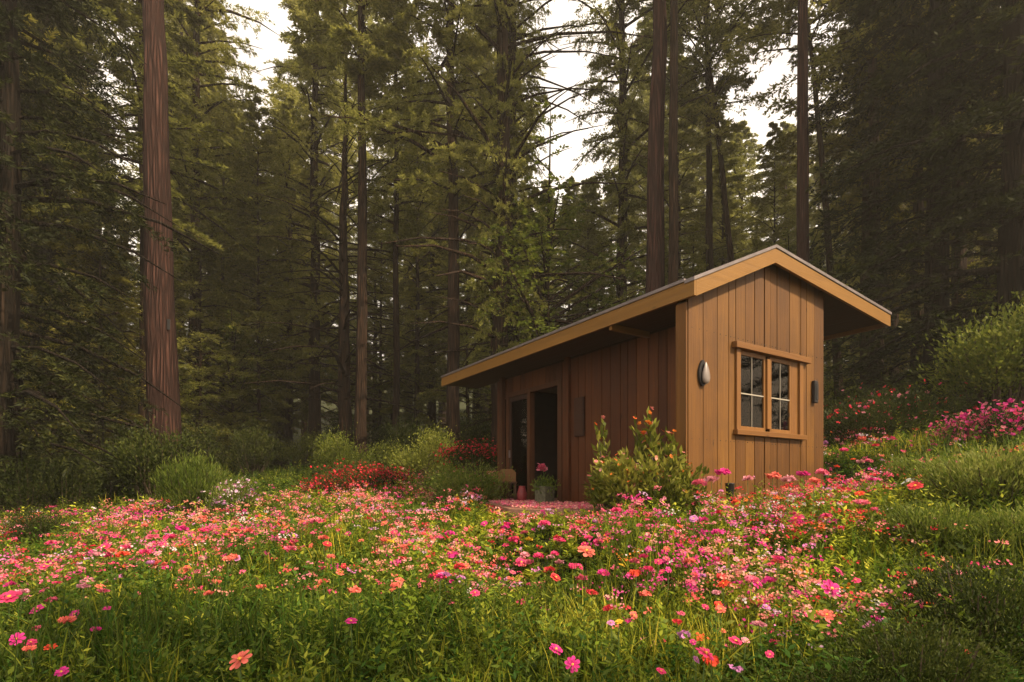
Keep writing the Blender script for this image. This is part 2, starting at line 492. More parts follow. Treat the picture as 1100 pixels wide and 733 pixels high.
# ------------------------------------------------------------------ leaves and trees
def unit(v):
    return v / (np.linalg.norm(v, axis=-1, keepdims=True) + 1e-9)
def leaves(p, d, n, l, w, fold=0.0):
    """diamond leaf faces: base p, direction d, facing n, length l, width w"""
    s = unit(np.cross(d, n))
    l = np.broadcast_to(np.asarray(l, dtype=float), (len(p),))[:, None]
    w = np.broadcast_to(np.asarray(w, dtype=float), (len(p),))[:, None]
    v = np.stack([p, p + d * l * 0.45 + s * w * 0.5, p + d * l, p + d * l * 0.45 - s * w * 0.5], 1)
    i = np.arange(len(p))[:, None] * 4
    return v.reshape(-1, 3), i + np.arange(4)[None, :]

def tree_mesh(seed, H, r0, cs, Lmax, nb, ntw, nlf, lsize, lw, mleaf, mbark, profile='cone', droop=0.25, rise=0.15, flat=0.55, lean=0.0,
              dead=12, shape_noise=0.45, cleartop=1.0, twl=0.42):
    g = np.random.default_rng(seed)
    nseg = 22
    zz = np.linspace(0, 1, nseg)
    wx = np.cumsum(g.normal(0, 0.012 * H / nseg * 2, nseg)) + lean * H * zz ** 1.3
    wy = np.cumsum(g.normal(0, 0.012 * H / nseg * 2, nseg))
    axis = np.stack([wx, wy, zz * H - 0.4], -1)
    rad = r0 * (1 - zz) ** 0.8 * 0.92 + r0 * 0.06
    rad = rad * (1 + 0.45 * np.exp(-zz * H / 0.9))
    n = 20
    th = np.arange(n) * 2 * PI / n
    wob = 1 + 0.06 * np.sin(th * 5 + g.uniform(0, 6))[None, :] + 0.05 * np.sin(th * 9 + zz[:, None] * 4) + g.normal(0, 0.015, (nseg, n))
    mb = MB().tube(axis, rad, n, True, wob)
    def ax(t):
        return np.array([np.interp(t, zz, axis[:, k]) for k in range(3)]).T
    # limbs
    t = cs + (1 - cs) * (np.arange(nb) + g.uniform(0, 1, nb)) / nb
    t = np.clip(t * cleartop, 0, 0.995)
    az = np.arange(nb) * 2.39996 + g.normal(0, 0.5, nb)
    u = (t - cs) / (1 - cs)
    if profile == 'cone':
        Lb = Lmax * np.clip((1 - u) ** 0.75, 0.05, 1) * np.clip(u / 0.12 + 0.45, 0, 1)
    elif profile == 'column':
        Lb = Lmax * np.clip((1 - u) * 3.2, 0.08, 1) ** 0.7 * np.clip(u / 0.2 + 0.4, 0, 1)
    else:
        Lb = Lmax * np.clip(np.sin(np.clip(u, 0.02, 1) ** 0.8 * PI) ** 0.6, 0.12, 1)
    Lb = Lb * np.clip(g.normal(1, shape_noise * 0.6, nb), 0.35, 1.6)
    # lumpy sides: whole azimuths fuller or barer
    Lb *= 1 + 0.25 * np.sin(az * 2 + g.uniform(0, 6)) * np.sin(t * 17 + g.uniform(0, 6))
    el = rise + g.normal(0, 0.12, nb) + 0.35 * u
    P0 = ax(t)
    hd = np.stack([np.cos(az), np.sin(az), np.zeros(nb)], -1)
    def bpt(i, s):
        """point at fraction s on limb i"""
        h = hd[i] * (Lb[i] * s)[:, None]
        z = Lb[i] * (np.tan(el[i]) * s - droop * s ** 2)
        return P0[i] + h + np.stack([0 * z, 0 * z, z], -1)
    for i in range(nb):
        ss = np.array([0, .35, .7, 1.0])
        pts = bpt(np.full(4, i), ss)
        r = 0.012 * Lb[i] + 0.008
        mb.tube(pts, [r * 1.3, r, r * 0.6, r * 0.2], 4, False)
    for k in range(dead):      # bare stubs and dead limbs below the crown
        tt = g.uniform(min(0.12, cs * 0.4), max(cs, 0.15) + 0.05)
        a = g.uniform(0, 2 * PI); Ld = g.uniform(0.3, 0.45 * Lmax + 0.3)
        p = ax(np.array([tt]))[0]
        dirv = np.array([math.cos(a), math.sin(a), g.uniform(-0.35, 0.15)])
        pts = np.array([p, p + dirv * Ld * 0.5, p + dirv * Ld + np.array([0, 0, g.uniform(-.3, .2) * Ld])])
        mb.tube(pts, [0.02, 0.014, 0.006], 4, False)
    # twigs and leaves
    I = np.repeat(np.arange(nb), ntw)
    s = np.tile((np.arange(ntw) + 0.5) / ntw, nb) + g.normal(0, 0.02, nb * ntw)
    s = 0.12 + 0.88 * np.clip(s, 0, 1) ** 0.8
    tp = bpt(I, s)
    side = np.where(np.arange(len(I)) % 2 == 0, 1.0, -1.0)
    perp = np.stack([-np.sin(az[I]), np.cos(az[I]), 0 * s], -1)
    ang = g.uniform(0.5, 1.15, len(I))
    tdir = hd[I] * np.cos(ang)[:, None] + perp * (side * np.sin(ang))[:, None]
    tdir[:, 2] += g.normal(0.0, 0.22, len(I)) - droop * s * 0.5
    tdir = unit(tdir)
    tl = Lb[I] * twl * (1.05 - s * 0.75) * g.uniform(0.5, 1.3, len(I)) + 0.12
    J = np.repeat(np.arange(len(I)), nlf)
    q = g.uniform(0, 1, len(J))
    lp = tp[J] + tdir[J] * (tl[J] * q)[:, None]
    lp[:, 2] -= 0.22 * tl[J] * q ** 2
    lp += g.normal(0, 0.03, lp.shape)
    perp2 = unit(np.cross(tdir[J], np.array([0, 0, 1.0])))
    sd = g.choice([-1.0, 1.0], len(J))
    ld = tdir[J] * 0.75 + perp2 * (sd * g.uniform(0.3, 1.0, len(J)))[:, None]
    ld[:, 2] += g.normal(0, 0.28, len(J)) * (1.6 - flat)
    ld = unit(ld)
    nn = np.zeros_like(ld); nn[:, 2] = 1
    nn = unit(nn + g.normal(0, 0.55, ld.shape) * (1.5 - flat))
    lv, lf = leaves(lp, ld, nn, lsize * g.uniform(0.6, 1.3, len(J)), lw * g.uniform(0.7, 1.2, len(J)))
    tm = bpy.data.meshes.new('trunk')
    tm.from_pydata(np.concatenate(mb.v).tolist(), [], mb.f4 + mb.f3 + mb.big)
    tm.materials.append(mbark)
    tm.polygons.foreach_set('use_smooth', [True] * len(tm.polygons))
    tm.update()
    return tm, mesh_np('crown', lv, lf, [mleaf])

B, RW = M['bark'], M['redwood']
PROTO = {
    'fir':    [tree_mesh(s, 30, 0.34, 0.16, 4.4, 140, 16, 46, 0.21, 0.062, M['conifer'], B, 'cone', 0.35, 0.15) for s in (1, 2, 3)],
    'column': [tree_mesh(s, 30, 0.32, 0.10, 3.0, 140, 15, 46, 0.21, 0.062, M['conifer'], B, 'column', 0.30, 0.2) for s in (4, 5)],
    'high':   [tree_mesh(s, 30, 0.30, 0.55, 3.7, 74, 17, 52, 0.21, 0.062, M['conifer'], B, 'round', 0.15, 0.25, dead=22) for s in (6, 7, 8)],
    'mid':    [tree_mesh(s, 30, 0.30, 0.36, 3.7, 104, 17, 48, 0.21, 0.062, M['conifer'], B, 'cone', 0.25, 0.15, dead=22) for s in (9, 10)],
    'dark':   [tree_mesh(s, 26, 0.38, 0.05, 3.8, 170, 17, 34, 0.18, 0.05, M['shade_fir'], M['shade_bark'], 'cone', 0.42, 0.05, flat=0.4) for s in (11, 12)],
    'broad':  [tree_mesh(s, 9, 0.11, 0.16, 2.7, 64, 12, 26, 0.12, 0.07, M['bright'], B, 'round', 0.12, 0.4, dead=4) for s in (13, 14)],
    'low':    [tree_mesh(s, 13, 0.13, 0.08, 3.0, 80, 14, 34, 0.14, 0.04, M['conifer'], B, 'cone', 0.35, 0.1, dead=6) for s in (15, 16)],
    'giant':  [tree_mesh(17, 34, 0.52, 0.66, 4.2, 50, 13, 24, 0.20, 0.075, M['conifer'], RW, 'cone', 0.3, 0.1, dead=0)],
    'redmid': [tree_mesh(18, 32, 0.36, 0.62, 3.6, 56, 13, 24, 0.20, 0.075, M['conifer'], RW, 'cone', 0.3, 0.1, dead=14)],
    'lean':   [tree_mesh(19, 24, 0.20, 0.5, 2.6, 44, 12, 24, 0.19, 0.07, M['conifer'], B, 'round', 0.2, 0.2, lean=0.10, dead=16)],
}
GLOW_CROWNS = {}
def glow_tinted(cm):
    if cm.name not in GLOW_CROWNS:
        c = cm.copy(); c.materials[0] = M['glow_tint']
        GLOW_CROWNS[cm.name] = c
    return GLOW_CROWNS[cm.name]
def tree(kind, x, y, sc, label, group=None, rz=None, fat=1.0, variant=None, name=None, cat='tree', crown=True, cw=1.0):
    P = PROTO[kind]
    tm, cm = P[(variant if variant is not None else int(rng.integers(100))) % len(P)]
    nm = name or {'fir': 'fir_tree', 'column': 'fir_tree', 'high': 'pine_tree', 'mid': 'pine_tree', 'dark': 'dark_fir_tree', 'broad': 'young_tree',
                  'low': 'small_fir_tree', 'giant': 'redwood_tree', 'redmid': 'redwood_tree', 'lean': 'pine_tree'}[kind]
    r = thing(nm, label, cat, (x, y, float(ground(x, y))), rng.uniform(0, 6.28) if rz is None else rz, group)
    t = link('trunk', tm, r); t.scale = (sc * fat, sc * fat, sc)
    if crown:
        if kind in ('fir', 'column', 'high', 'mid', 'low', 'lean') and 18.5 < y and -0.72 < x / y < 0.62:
            cm = glow_tinted(cm)  # crowns farther off carry the painted backlight
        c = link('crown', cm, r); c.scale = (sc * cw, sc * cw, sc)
    return r

# named trees: (kind, px of the trunk, distance, scale, fatness, label)
def ptree(kind, px, Y, sc, label, fat=1.0, **k):
    x = (px - HX) / F * Y
    return tree(kind, x, Y, sc, label, fat=fat, **k)

big = ptree('giant', 174, 17.5, 1.0, 'thick bare reddish redwood trunk standing at the meadow edge with a small black tag', 0.94, rz=0.4)
bx_ = big.location
mb = MB().box(-0.045, 0.045, -0.03, 0.0, 0, 0.34)
tg = mb.build('trunk_tag', M['dark'], big, bevel=0.006)
tg.rotation_euler = (0, 0, -0.4 + 0.35)
tg.location = Vector((0.30 * math.cos(0.4) , -0.30 * math.sin(0.4), 5.3))
tt_ = Vector((0.42, -0.30, 0)); tt_.rotate(__import__('mathutils').Euler((0, 0, -0.4)))
tg.location = (tt_.x, tt_.y, 5.35)
ptree('mid', 158, 20.5, 0.95, 'dark trunk half hidden directly behind the thick reddish redwood', 1.0)
ptree('high', 386, 20, 0.93, 'straight dark pine whose bushy crown starts near the top edge, above a bare trunk', 0.85, rz=1.2)
ptree('fir', 371, 23, 0.62, 'dead dark trunk without a crown beside the tall straight pine', 1.5, rz=2.0, crown=False, name='dead_tree', cat='dead tree')
ptree('mid', 425, 24, 0.95, 'very slim pine between the straight dark pine and the cabin roof tip', 0.6, cw=0.55)
ptree('mid', 487, 20, 1.0, 'slender pine with brown trunk rising just beyond the low tip of the cabin roof', 0.85, cw=0.75)
ptree('fir', 540, 19.5, 0.98, 'big full fir with twin trunk behind the lower half of the cabin roof', 1.15, rz=0.7, cw=0.4)
ptree('column', 552, 20.3, 0.90, 'second trunk of the fir pair behind the lower half of the cabin roof', 1.0, cw=0.42)
ptree('redmid', 703, 17, 1.0, 'stout reddish redwood trunk rising behind the middle of the cabin roof', 0.95, rz=0.1)
ptree('high', 721, 16.4, 1.0, 'dark trunk standing close beside the stout reddish redwood behind the roof', 0.62, rz=2.5)
ptree('high', 758, 26, 0.95, 'thin dark pine just uphill of the trunk pair behind the roof', 0.8)
ptree('column', 667, 25, 1.05, 'dense leafy fir directly left of the stout reddish redwood', 0.9, cw=.65)
ptree('fir', 338, 27, 1.0, 'full yellow green fir just left of the dead trunk', 0.9, cw=.55)
ptree('column', 208, 25, 1.05, 'dense full fir right of the thick redwood beside the left opening of sky', 0.9, cw=.7)
ptree('lean', 798, 24, 1.05, 'slim pine with gappy crown behind the roof peak, against the bright sky', 0.9, rz=2.6, cw=.8)
ptree('redmid', 862, 17, 1.02, 'clean dark brown trunk rising right of the roof peak', 0.6, rz=1.0)
ptree('lean', 903, 21, 0.95, 'thin leaning pine between the roof peak and its low corner', 0.85, rz=3.3)
ptree('mid', 931, 22, 0.9, 'slim reddish trunk seen over the roof corner beside another', 0.7)
ptree('high', 943, 20, 1.0, 'slim trunk leaning over the low right corner of the roof', 0.78, rz=4.0)
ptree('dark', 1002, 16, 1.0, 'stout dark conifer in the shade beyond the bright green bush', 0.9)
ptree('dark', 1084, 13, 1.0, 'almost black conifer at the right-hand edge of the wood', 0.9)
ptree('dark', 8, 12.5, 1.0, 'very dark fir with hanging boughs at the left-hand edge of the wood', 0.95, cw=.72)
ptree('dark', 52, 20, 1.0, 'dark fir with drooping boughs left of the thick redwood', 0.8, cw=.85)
ptree('low', 108, 19.5, 0.95, 'small fir with light green boughs just left of the thick redwood', 0.8)
ptree('low', 215, 24, 0.9, 'small fir with thin trunk just right of the thick redwood', 0.8)
ptree('broad', 1092, 13.2, 0.42, 'bright green leafy bush tree above the pink azaleas at the right', 1.0, name='leafy_bush', cat='bush')
ptree('broad', 590, 20, 1.15, 'yellow green young tree above the lower end of the cabin roof', 1.0)

# the wood behind: thin dark trunks and mixed crowns; openings to the sky are kept
def sky_gap(px, top, m=0):
    """lowest picture height that a tree may reach here so that the photograph's sky openings stay open"""
    for a, b, t in ((256, 314, 105), (442, 474, 85), (570, 638, 190), (778, 830, 130), (868, 915, 120), (125, 145, 240), (398, 410, 200)):
        if a - m < px < b + m and top < t:
            return t
    return None
hz = 0
zones = [(-1e9, 150, 'left of the thick redwood'), (150, 330, 'between redwood and straight dark pine'),
         (330, 470, 'around the straight dark pine'), (470, 690, 'behind the lower roof half'),
         (690, 880, 'behind the roof peak'), (880, 1010, 'behind the low roof corner'), (1010, 1e9, 'above the azaleas')]
kinds_txt = {'fir': 'broad full fir', 'column': 'narrow full fir', 'high': 'pine with high crown', 'mid': 'pine with half bare trunk', 'dark': 'dark drooping fir',
             'broad': 'leafy young tree', 'low': 'small understory fir', 'lean': 'thin leaning pine'}
def zone_of(px):
    return next(t for a, b, t in zones if a <= px < b)
placed = [(t.location.x, t.location.y) for t in C.objects if t.get('category') in ('tree', 'dead tree')]
def bg(kind, px, Y, sc, fat=1.0):
    x = (px - HX) / F * Y
    for a, b in placed:
        if math.hypot(a - x, b - Y) < (1.3 if Y < 40 else 1.8):
            return
    placed.append((x, Y))
    H = {'fir': 30, 'column': 30, 'high': 30, 'mid': 30, 'dark': 26, 'broad': 9, 'low': 13, 'lean': 24}[kind] * sc
    g = sky_gap(px, HY - F * (H + float(ground(x, Y)) - EYE) / Y, 1.45 * sc * F / Y)
    if g:
        sc *= max(0.25, ((HY - g) * Y / F + EYE - float(ground(x, Y))) / H)
        if kind in ('high', 'mid'):
            kind = 'column'
    where = 'nearer row' if Y < 30 else 'middle row' if Y < 48 else 'far row'
    tree(kind, x, Y, sc, '%s, %s, %s' % (kinds_txt[kind], where, zone_of(px)), 'trees of the wood behind the clearing', fat=fat, cw=0.9)
r2 = np.random.default_rng(21)
for i, (px, Y, fat) in enumerate([(238, 27, .7), (262, 30, .8), (278, 25, .55), (300, 33, .8), (322, 27, .8), (340, 34, .7), (226, 32, .8), (408, 30, .7),
                                  (448, 29, .7), (632, 28, .7), (655, 24, .9), (676, 26, .9), (612, 31, .8), (97, 26, .8), (130, 25, .8), (40, 22, .9),
                                  (960, 25, .8), (985, 22, .9), (1030, 20, .9), (1056, 24, .9), (832, 28, .6), (776, 31, .7), (890, 29, .7), (915, 34, .8)]):
    bg(['mid', 'high', 'column'][i % 3], px, Y, r2.uniform(0.85, 1.05), fat)
for row, (Y, n, kk) in enumerate([(33, 15, ['fir', 'mid', 'column', 'fir']), (41, 18, ['fir', 'column', 'mid', 'high']), (52, 22, ['fir', 'column', 'fir']), (68, 24, ['fir', 'column'])]):
    for i in range(n):
        px = -60 + 1220 * (i + 0.5) / n + r2.uniform(-18, 18)
        bg(kk[int(r2.integers(len(kk)))], px, Y + r2.uniform(-3, 3), r2.uniform(0.75, 1.15) * (1.0, 1.15, 1.3, 1.5)[row])
for i in range(34):
    px = -40 + 1180 * (i + 0.5) / 34 + r2.uniform(-12, 12)
    bg('low' if r2.uniform() < 0.7 else 'broad', px, r2.uniform(23, 36), r2.uniform(0.45, 0.9))
# unseen trees added round the clearing to shade the meadow and darken window reflections
for (x, y, k, s) in [(15, -8.6, 'mid', 0.7), (12, -5.4, 'mid', 0.62), (21, 10.5, 'dark', 1.0), (17.5, 13.5, 'dark', 0.9), (-15, 8, 'dark', 0.9), (-19, 16, 'fir', 0.9), (19, 15, 'dark', 0.9), (26, 24, 'fir', 0.9)]:
    tree(k, x, y, s, '%s added outside the clearing, out of view' % kinds_txt[k], 'trees round the clearing')

# ------------------------------------------------------------------ the cabin (local x along the end wall, y into the picture, z from its floor)
RZ = math.atan2(CV[1], CV[0])
cabin = thing('wooden_cabin', 'small brown timber cabin with lopsided gable roof in the flower meadow', 'cabin', (CO[0], CO[1], FLOOR), RZ)
ET, RT, RX, SX, ST = 3.02, 3.82, 1.72, 5.29, 3.47     # eave top, ridge top, ridge x, right eave x and top
WX, WL, LX = 3.40, 6.13, 0.81                          # end wall width, cabin length, recess of the long wall
def roofline(x):
    return ET + (RT - ET) * x / RX if x < RX else RT + (ST - RT) * (x - RX) / (SX - RX)
cw = np.random.default_rng(5)
# end wall
WIN = (1.02, 2.70, 1.12, 2.27)
def board_columns(x0, x1, wmin, wmax, g):
    xs = [x0]
    while xs[-1] < x1 - wmin:
        xs.append(min(x1, xs[-1] + g.uniform(wmin, wmax)))
    if x1 - xs[-1] > 0.01: xs[-1] = x1
    return xs
mb = MB()
xs = sorted(set(board_columns(0.0, WX, 0.16, 0.34, cw)) | {RX, WIN[0], WIN[1]})
xs = [x for i, x in enumerate(xs) if i == 0 or x - xs[i - 1] > 0.07 or x in (RX, WIN[0], WIN[1], WX)]
gap = 0.007
for a, b in zip(xs[:-1], xs[1:]):
    dy = cw.uniform(0, 0.006)
    tp = lambda x: roofline(x) - 0.10
    if a >= WIN[0] - 1e-6 and b <= WIN[1] + 1e-6:
        mb.box(a + gap, b - gap, -0.028 - dy, 0, -0.35, WIN[2])
        mb.box(a + gap, b - gap, -0.028 - dy, 0, WIN[3], 0, top=tp)
    else:
        mb.box(a + gap, b - gap, -0.028 - dy, 0, -0.35, 0, top=tp)
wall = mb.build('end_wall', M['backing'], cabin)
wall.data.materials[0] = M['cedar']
mb = MB()
tp2 = lambda x: roofline(x) - 0.12
for a, b in ((0.002, WIN[0]), (WIN[0], WIN[1]), (WIN[1], WX)):
    cuts = [a] + ([RX] if a < RX < b else []) + [b]
    for c, d in zip(cuts[:-1], cuts[1:]):
        if a == WIN[0]:
            mb.box(c, d, 0.0, 0.14, -0.35, WIN[2]); mb.box(c, d, 0.0, 0.14, WIN[3], 0, top=tp2)
        else:
            mb.box(c, d, 0.0, 0.14, -0.35, 0, top=tp2)
mb.build('wall_core', M['backing'], cabin)
mb = MB().box(-0.03, -0.002, -0.024, 0.145, -0.35, ET - 0.28)
mb.build('corner_board', M['cedar'], cabin)
# long recessed wall, opening for the glazed door
DO = (3.64, 5.98, 2.42)
mb = MB()
ys = board_columns(0.15, WL, 0.15, 0.3, cw)
ys = sorted(set(ys) | {DO[0], DO[1]})
for a, b in zip(ys[:-1], ys[1:]):
    if b - a < 0.02: continue
    dy = cw.uniform(0, 0.006)
    if a >= DO[0] - 1e-6 and b <= DO[1] + 1e-6:
        mb.box(LX - 0.028 - dy, LX, a + gap, b - gap, DO[2], 2.76)
    else:
        mb.box(LX - 0.028 - dy, LX, a + gap, b - gap, -0.2, 2.76)
mb.build('side_wall', M['shaded_redcedar'], cabin)
mb = MB()
mb.box(LX, LX + 0.12, 0.142, DO[0], -0.2, 2.9); mb.box(LX, LX + 0.12, DO[1], WL, -0.2, 2.9); mb.box(LX, LX + 0.12, DO[0], DO[1], DO[2], 2.9)
mb.box(LX + 0.122, WX, WL - 0.12, WL, -0.2, 2.9)         # rear wall
mb.box(WX - 0.12, WX, 0.142, WL - 0.122, -0.2, 3.3)       # far long wall
mb.build('rear_wall', M['backing'], cabin)
MB().box(LX + 0.122, WX - 0.122, 0.142, WL - 0.122, -0.12, 0.0).build('floor', M['terrace'], cabin)
MB().box(LX + 0.122, WX - 0.122, 0.142, WL - 0.122, 2.62, 2.66).build('ceiling', M['room'], cabin)
mb = MB()
mb.box(LX + 0.124, WX - 0.124, 1.7, 1.78, 0.002, 2.618)          # partition behind the window room
mb.box(WX - 0.15, WX - 0.124, 1.782, WL - 0.15, 0.002, 2.618)
mb.build('partition_wall', M['room'], cabin)
# roof
Y0, Y1 = -0.16, 7.35
th = 0.11
prof = [(-0.05, ET - 0.023), (RX, RT), (SX + 0.05, ST - 0.005), (SX + 0.05, ST - th), (RX, RT - th - 0.01), (-0.05, ET - th - 0.02)]
roof = MB().prism(prof, Y0, Y1).build('roof', M['roof'], cabin)
def band(dx, y0, y1, ztop, zbot, mat, name, parent, xr=(0.0, SX)):
    xa, xb = xr
    za = ET + (RT - ET) * xa / RX
    pr = [(xa, za - ztop), (RX, RT - ztop), (xb, ST - ztop), (xb, ST - zbot), (RX, RT - zbot), (xa, za - zbot)]
    return MB().prism(pr, y0, y1).build(name, mat, parent)
band(0, Y0 - 0.045, Y0 - 0.002, 0.022, 0.235, M['fascia'], 'rake_board', cabin, (-0.05, SX + 0.05))
MB().box(-0.095, -0.052, Y0 - 0.045, Y1, ET - 0.255, ET - 0.045).build('eave_board', wood_mat('ochre_fascia_long', (0.13, 0.060, 0.009), (0.19, 0.090, 0.014), (0.25, 0.125, 0.024), 'y', 0.5, 8.0, 0.25), cabin)
MB().box(SX + 0.052, SX + 0.095, Y0 - 0.045, Y1, ST - 0.23, ST - 0.03).build('eave_board', M['fascia'], cabin)
fl = band(0, Y0 - 0.06, Y0 + 0.1, -0.028, 0.018, M['flash'], 'roof_edge', roof, (-0.11, SX + 0.11))
MB().box(-0.112, 0.05, Y0 + 0.102, Y1 + 0.01, ET - 0.042, ET + 0.0).build('roof_edge', M['flash'], roof)
# nail heads on the boards of the end wall, fallen needles on the roof
nm_ = MB()
for a, b in zip(xs[:-1], xs[1:]):
    for zz_ in (0.35, 0.95, 2.42):
        if a >= WIN[0] - 1e-6 and b <= WIN[1] + 1e-6 and WIN[2] - .1 < zz_ < WIN[3] + .1: continue
        for q in (0.25, 0.75):
            xx = a + (b - a) * q
            nm_.box(xx - .005, xx + .005, -0.0365, -0.027, zz_ - .005, zz_ + .005)
nm_.build('nail', M['dark'], wall)
# soffits
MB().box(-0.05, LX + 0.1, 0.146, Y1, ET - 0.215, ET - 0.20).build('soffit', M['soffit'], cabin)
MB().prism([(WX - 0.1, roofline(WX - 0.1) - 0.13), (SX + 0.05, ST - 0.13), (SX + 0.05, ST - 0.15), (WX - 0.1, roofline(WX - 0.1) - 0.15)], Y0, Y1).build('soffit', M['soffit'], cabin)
# bracket beam under the left eave
bb = MB().box(-0.05, LX - 0.03, -0.03, 0.03, ET - 0.31, ET - 0.217).build('bracket', M['fascia'], cabin, loc=(0, 1.38, 0))
# window of the end wall
win = MB()
x0, x1, z0, z1 = WIN
fw = 0.075
win.box(x0 - 0.02, x0 + fw, -0.065, 0.06, z0 - 0.0, z1)
win.box(x1 - fw, x1 + 0.02, -0.065, 0.06, z0, z1)
xm = 1.80
win.box(xm - 0.05, xm + 0.05, -0.06, 0.05, z0 + 0.05, z1 - 0.06)
wo = win.build('window', M['frame'], cabin, bevel=0.004)
MB().box(x0 - 0.09, x1 + 0.16, -0.115, -0.03, z1 - 0.005, z1 + 0.085).build('lintel', M['frameh'], wo, bevel=0.006)
MB().box(x0 - 0.06, x1 + 0.06, -0.105, 0.05, z0 - 0.075, z0 + 0.0).build('sill', M['frameh'], wo, bevel=0.006)
for (a, b) in ((x0 + fw, xm - 0.05), (xm + 0.05, x1 - fw - 0.19)):
    sh = MB()
    e = 0.045
    ya, yb = -0.03, 0.012
    sh.box(a + 0.002, a + e, ya, yb, z0 + 0.004, z1 - 0.008); sh.box(b - e, b - 0.002, ya, yb, z0 + 0.004, z1 - 0.008)
    sh.box(a + e, b - e, ya, yb, z0 + 0.004, z0 + 0.06); sh.box(a + e, b - e, ya, yb, z1 - 0.07, z1 - 0.008)
    sh.build('sash', M['frame'], wo, bevel=0.003)
    MB().box(a + e, b - e, -0.012, -0.006, z0 + 0.06, z1 - 0.07).build('pane', M['glass'], wo)
    mu = MB()
    zm = z0 + 0.53
    mu.box(a + e, b - e, -0.026, -0.013, zm - 0.008, zm + 0.008)
    mu.box(a + e + (b - a) * 0.42, a + e + (b - a) * 0.42 + 0.006, -0.024, -0.0135, z0 + 0.06, z1 - 0.07)
    mu.build('glazing_bar', M['white'], wo)
# narrow fixed panel beside the second sash
MB().box(x1 - fw - 0.188, x1 - fw - 0.002, -0.028, 0.01, z0 + 0.004, z1 - 0.008).build('side_panel', M['frame'], wo, bevel=0.004)
MB().box(x0 + fw, x1 - fw, -0.05, 0.02, z1 - 0.006, z1 - 0.001).build('head_rail', M['frameh'], wo)

def to_world(lx, ly, z=0.0):
    p = CO + CV * lx + CU * ly
    return (p[0], p[1], FLOOR + z)
# curtains and things on the inner sill
def curtain(x0, x1, z0, z1, y, label):
    n = 40
    xs = np.linspace(x0, x1, n)
    yy = y + 0.02 * np.sin(np.arange(n) * 1.1) + 0.008 * np.sin(np.arange(n) * 2.7)
    v, f = [], []
    for i in range(n):
        v += [(xs[i], yy[i], z0), (xs[i], yy[i] * 1.0, z1)]
    for i in range(n - 1):
        f.append((2 * i, 2 * i + 2, 2 * i + 3, 2 * i + 1))
    m = MB().add(v, f)
    o = m.build('curtain', M['cloth'], None, True, loc=(CO[0], CO[1], FLOOR), rz=RZ)
    s = o.modifiers.new('thickness', 'SOLIDIFY'); s.thickness = 0.004
    tag(o, label, 'curtain')
curtain(1.42, 1.78, 1.05, 2.4, 0.22, 'pale curtain hanging behind the window sash nearer the teardrop lamp')
curtain(1.84, 2.02, 1.05, 2.4, 0.22, 'narrow pale curtain behind the window sash farther from the teardrop lamp')
inner = MB().box(x0, x1, 0.142, 0.40, 1.06, 1.10)
inner.build('window_shelf', M['frameh'], cabin)
for k, (lx, hh, rr, lab) in enumerate([(1.20, 0.30, 0.045, 'tall pale bottle standing inside on the window shelf'), (1.33, 0.2, 0.05, 'short jar standing inside on the window shelf')]):
    prof = [(rr * .9, 0), (rr, 0.02), (rr, hh * .6), (rr * .45, hh * .75), (rr * .4, hh * .95), (rr * .5, hh)]
    o = MB().lathe(prof, 16).build('bottle' if k == 0 else 'jar', M['shell'], None, True, loc=to_world(lx, 0.28, 1.10))
    tag(o, lab, 'bottle' if k == 0 else 'jar')

# glazed door side
dr = cabin
door = MB()
for (a, b) in ((DO[0], DO[0] + 0.13), (4.74, 4.84), (5.62, 5.71), (5.90, 5.98)):
    door.box(LX - 0.05, LX + 0.08, a, b, 0.0, DO[2])
door.box(LX - 0.045, LX + 0.075, DO[0] + 0.13, DO[1] - 0.08, DO[2] - 0.1, DO[2] - 0.001)
dfo = door.build('door_frame', M['post'], cabin, bevel=0.004)
for (a, b) in ((4.84, 5.62),):
    ds = MB(); e = 0.07
    ds.box(LX - 0.01, LX + 0.04, a, a + e, 0.01, DO[2] - 0.102); ds.box(LX - 0.01, LX + 0.04, b - e, b, 0.01, DO[2] - 0.102)
    ds.box(LX - 0.01, LX + 0.04, a + e, b - e, 0.01, 0.14); ds.box(LX - 0.01, LX + 0.04, a + e, b - e, DO[2] - 0.2, DO[2] - 0.102)
    dd = ds.build('glazed_door', M['soffit'], cabin, bevel=0.003)
    MB().box(LX + 0.01, LX + 0.018, a + e, b - e, 0.14, DO[2] - 0.2).build('pane', M['glass'], dd)
    h = MB().box(LX - 0.05, LX - 0.012, b - e * 0.7, b - e * 0.4, 0.95, 1.12).build('handle', M['flash'], dd, bevel=0.004)
MB().box(LX + 0.01, LX + 0.02, 5.742, 5.858, 0.01, DO[2] - 0.102).build('side_light', M['glass'], cabin)
# eave corner posts of the porch
for yy in (5.72,):
    MB().box(LX - 0.16, LX - 0.06, yy, yy + 0.1, -0.05, ET - 0.217).build('porch_post', M['post'], cabin, bevel=0.006)
MB().box(LX - 0.1, LX - 0.035, 3.36, 3.50, -0.05, ET - 0.217).build('wall_post', M['shaded_redcedar'], cabin, bevel=0.006)
# dark shutter panel on the long wall
pb = MB().box(LX - 0.075, LX - 0.036, 2.94, 3.22, 1.25, 1.98)
pb.box(LX - 0.085, LX - 0.0755, 2.97, 3.19, 1.28, 1.95)
pb.build('shutter_panel', M['soffit'], cabin, bevel=0.005)
# terrace
ter = [(LX - 0.035, 0.95), (LX - 0.035, 6.0), (0.1, 5.9), (-1.45, 2.1), (-0.8, 1.0)]
tr = MB().poly_up(ter[::-1], -0.24, -0.02).build('terrace', M['terrace'], None, loc=(CO[0], CO[1], FLOOR), rz=RZ, bevel=0.01)
tag(tr, 'low timber terrace strewn with pink petals before the glazed doors', 'terrace', kind='structure')

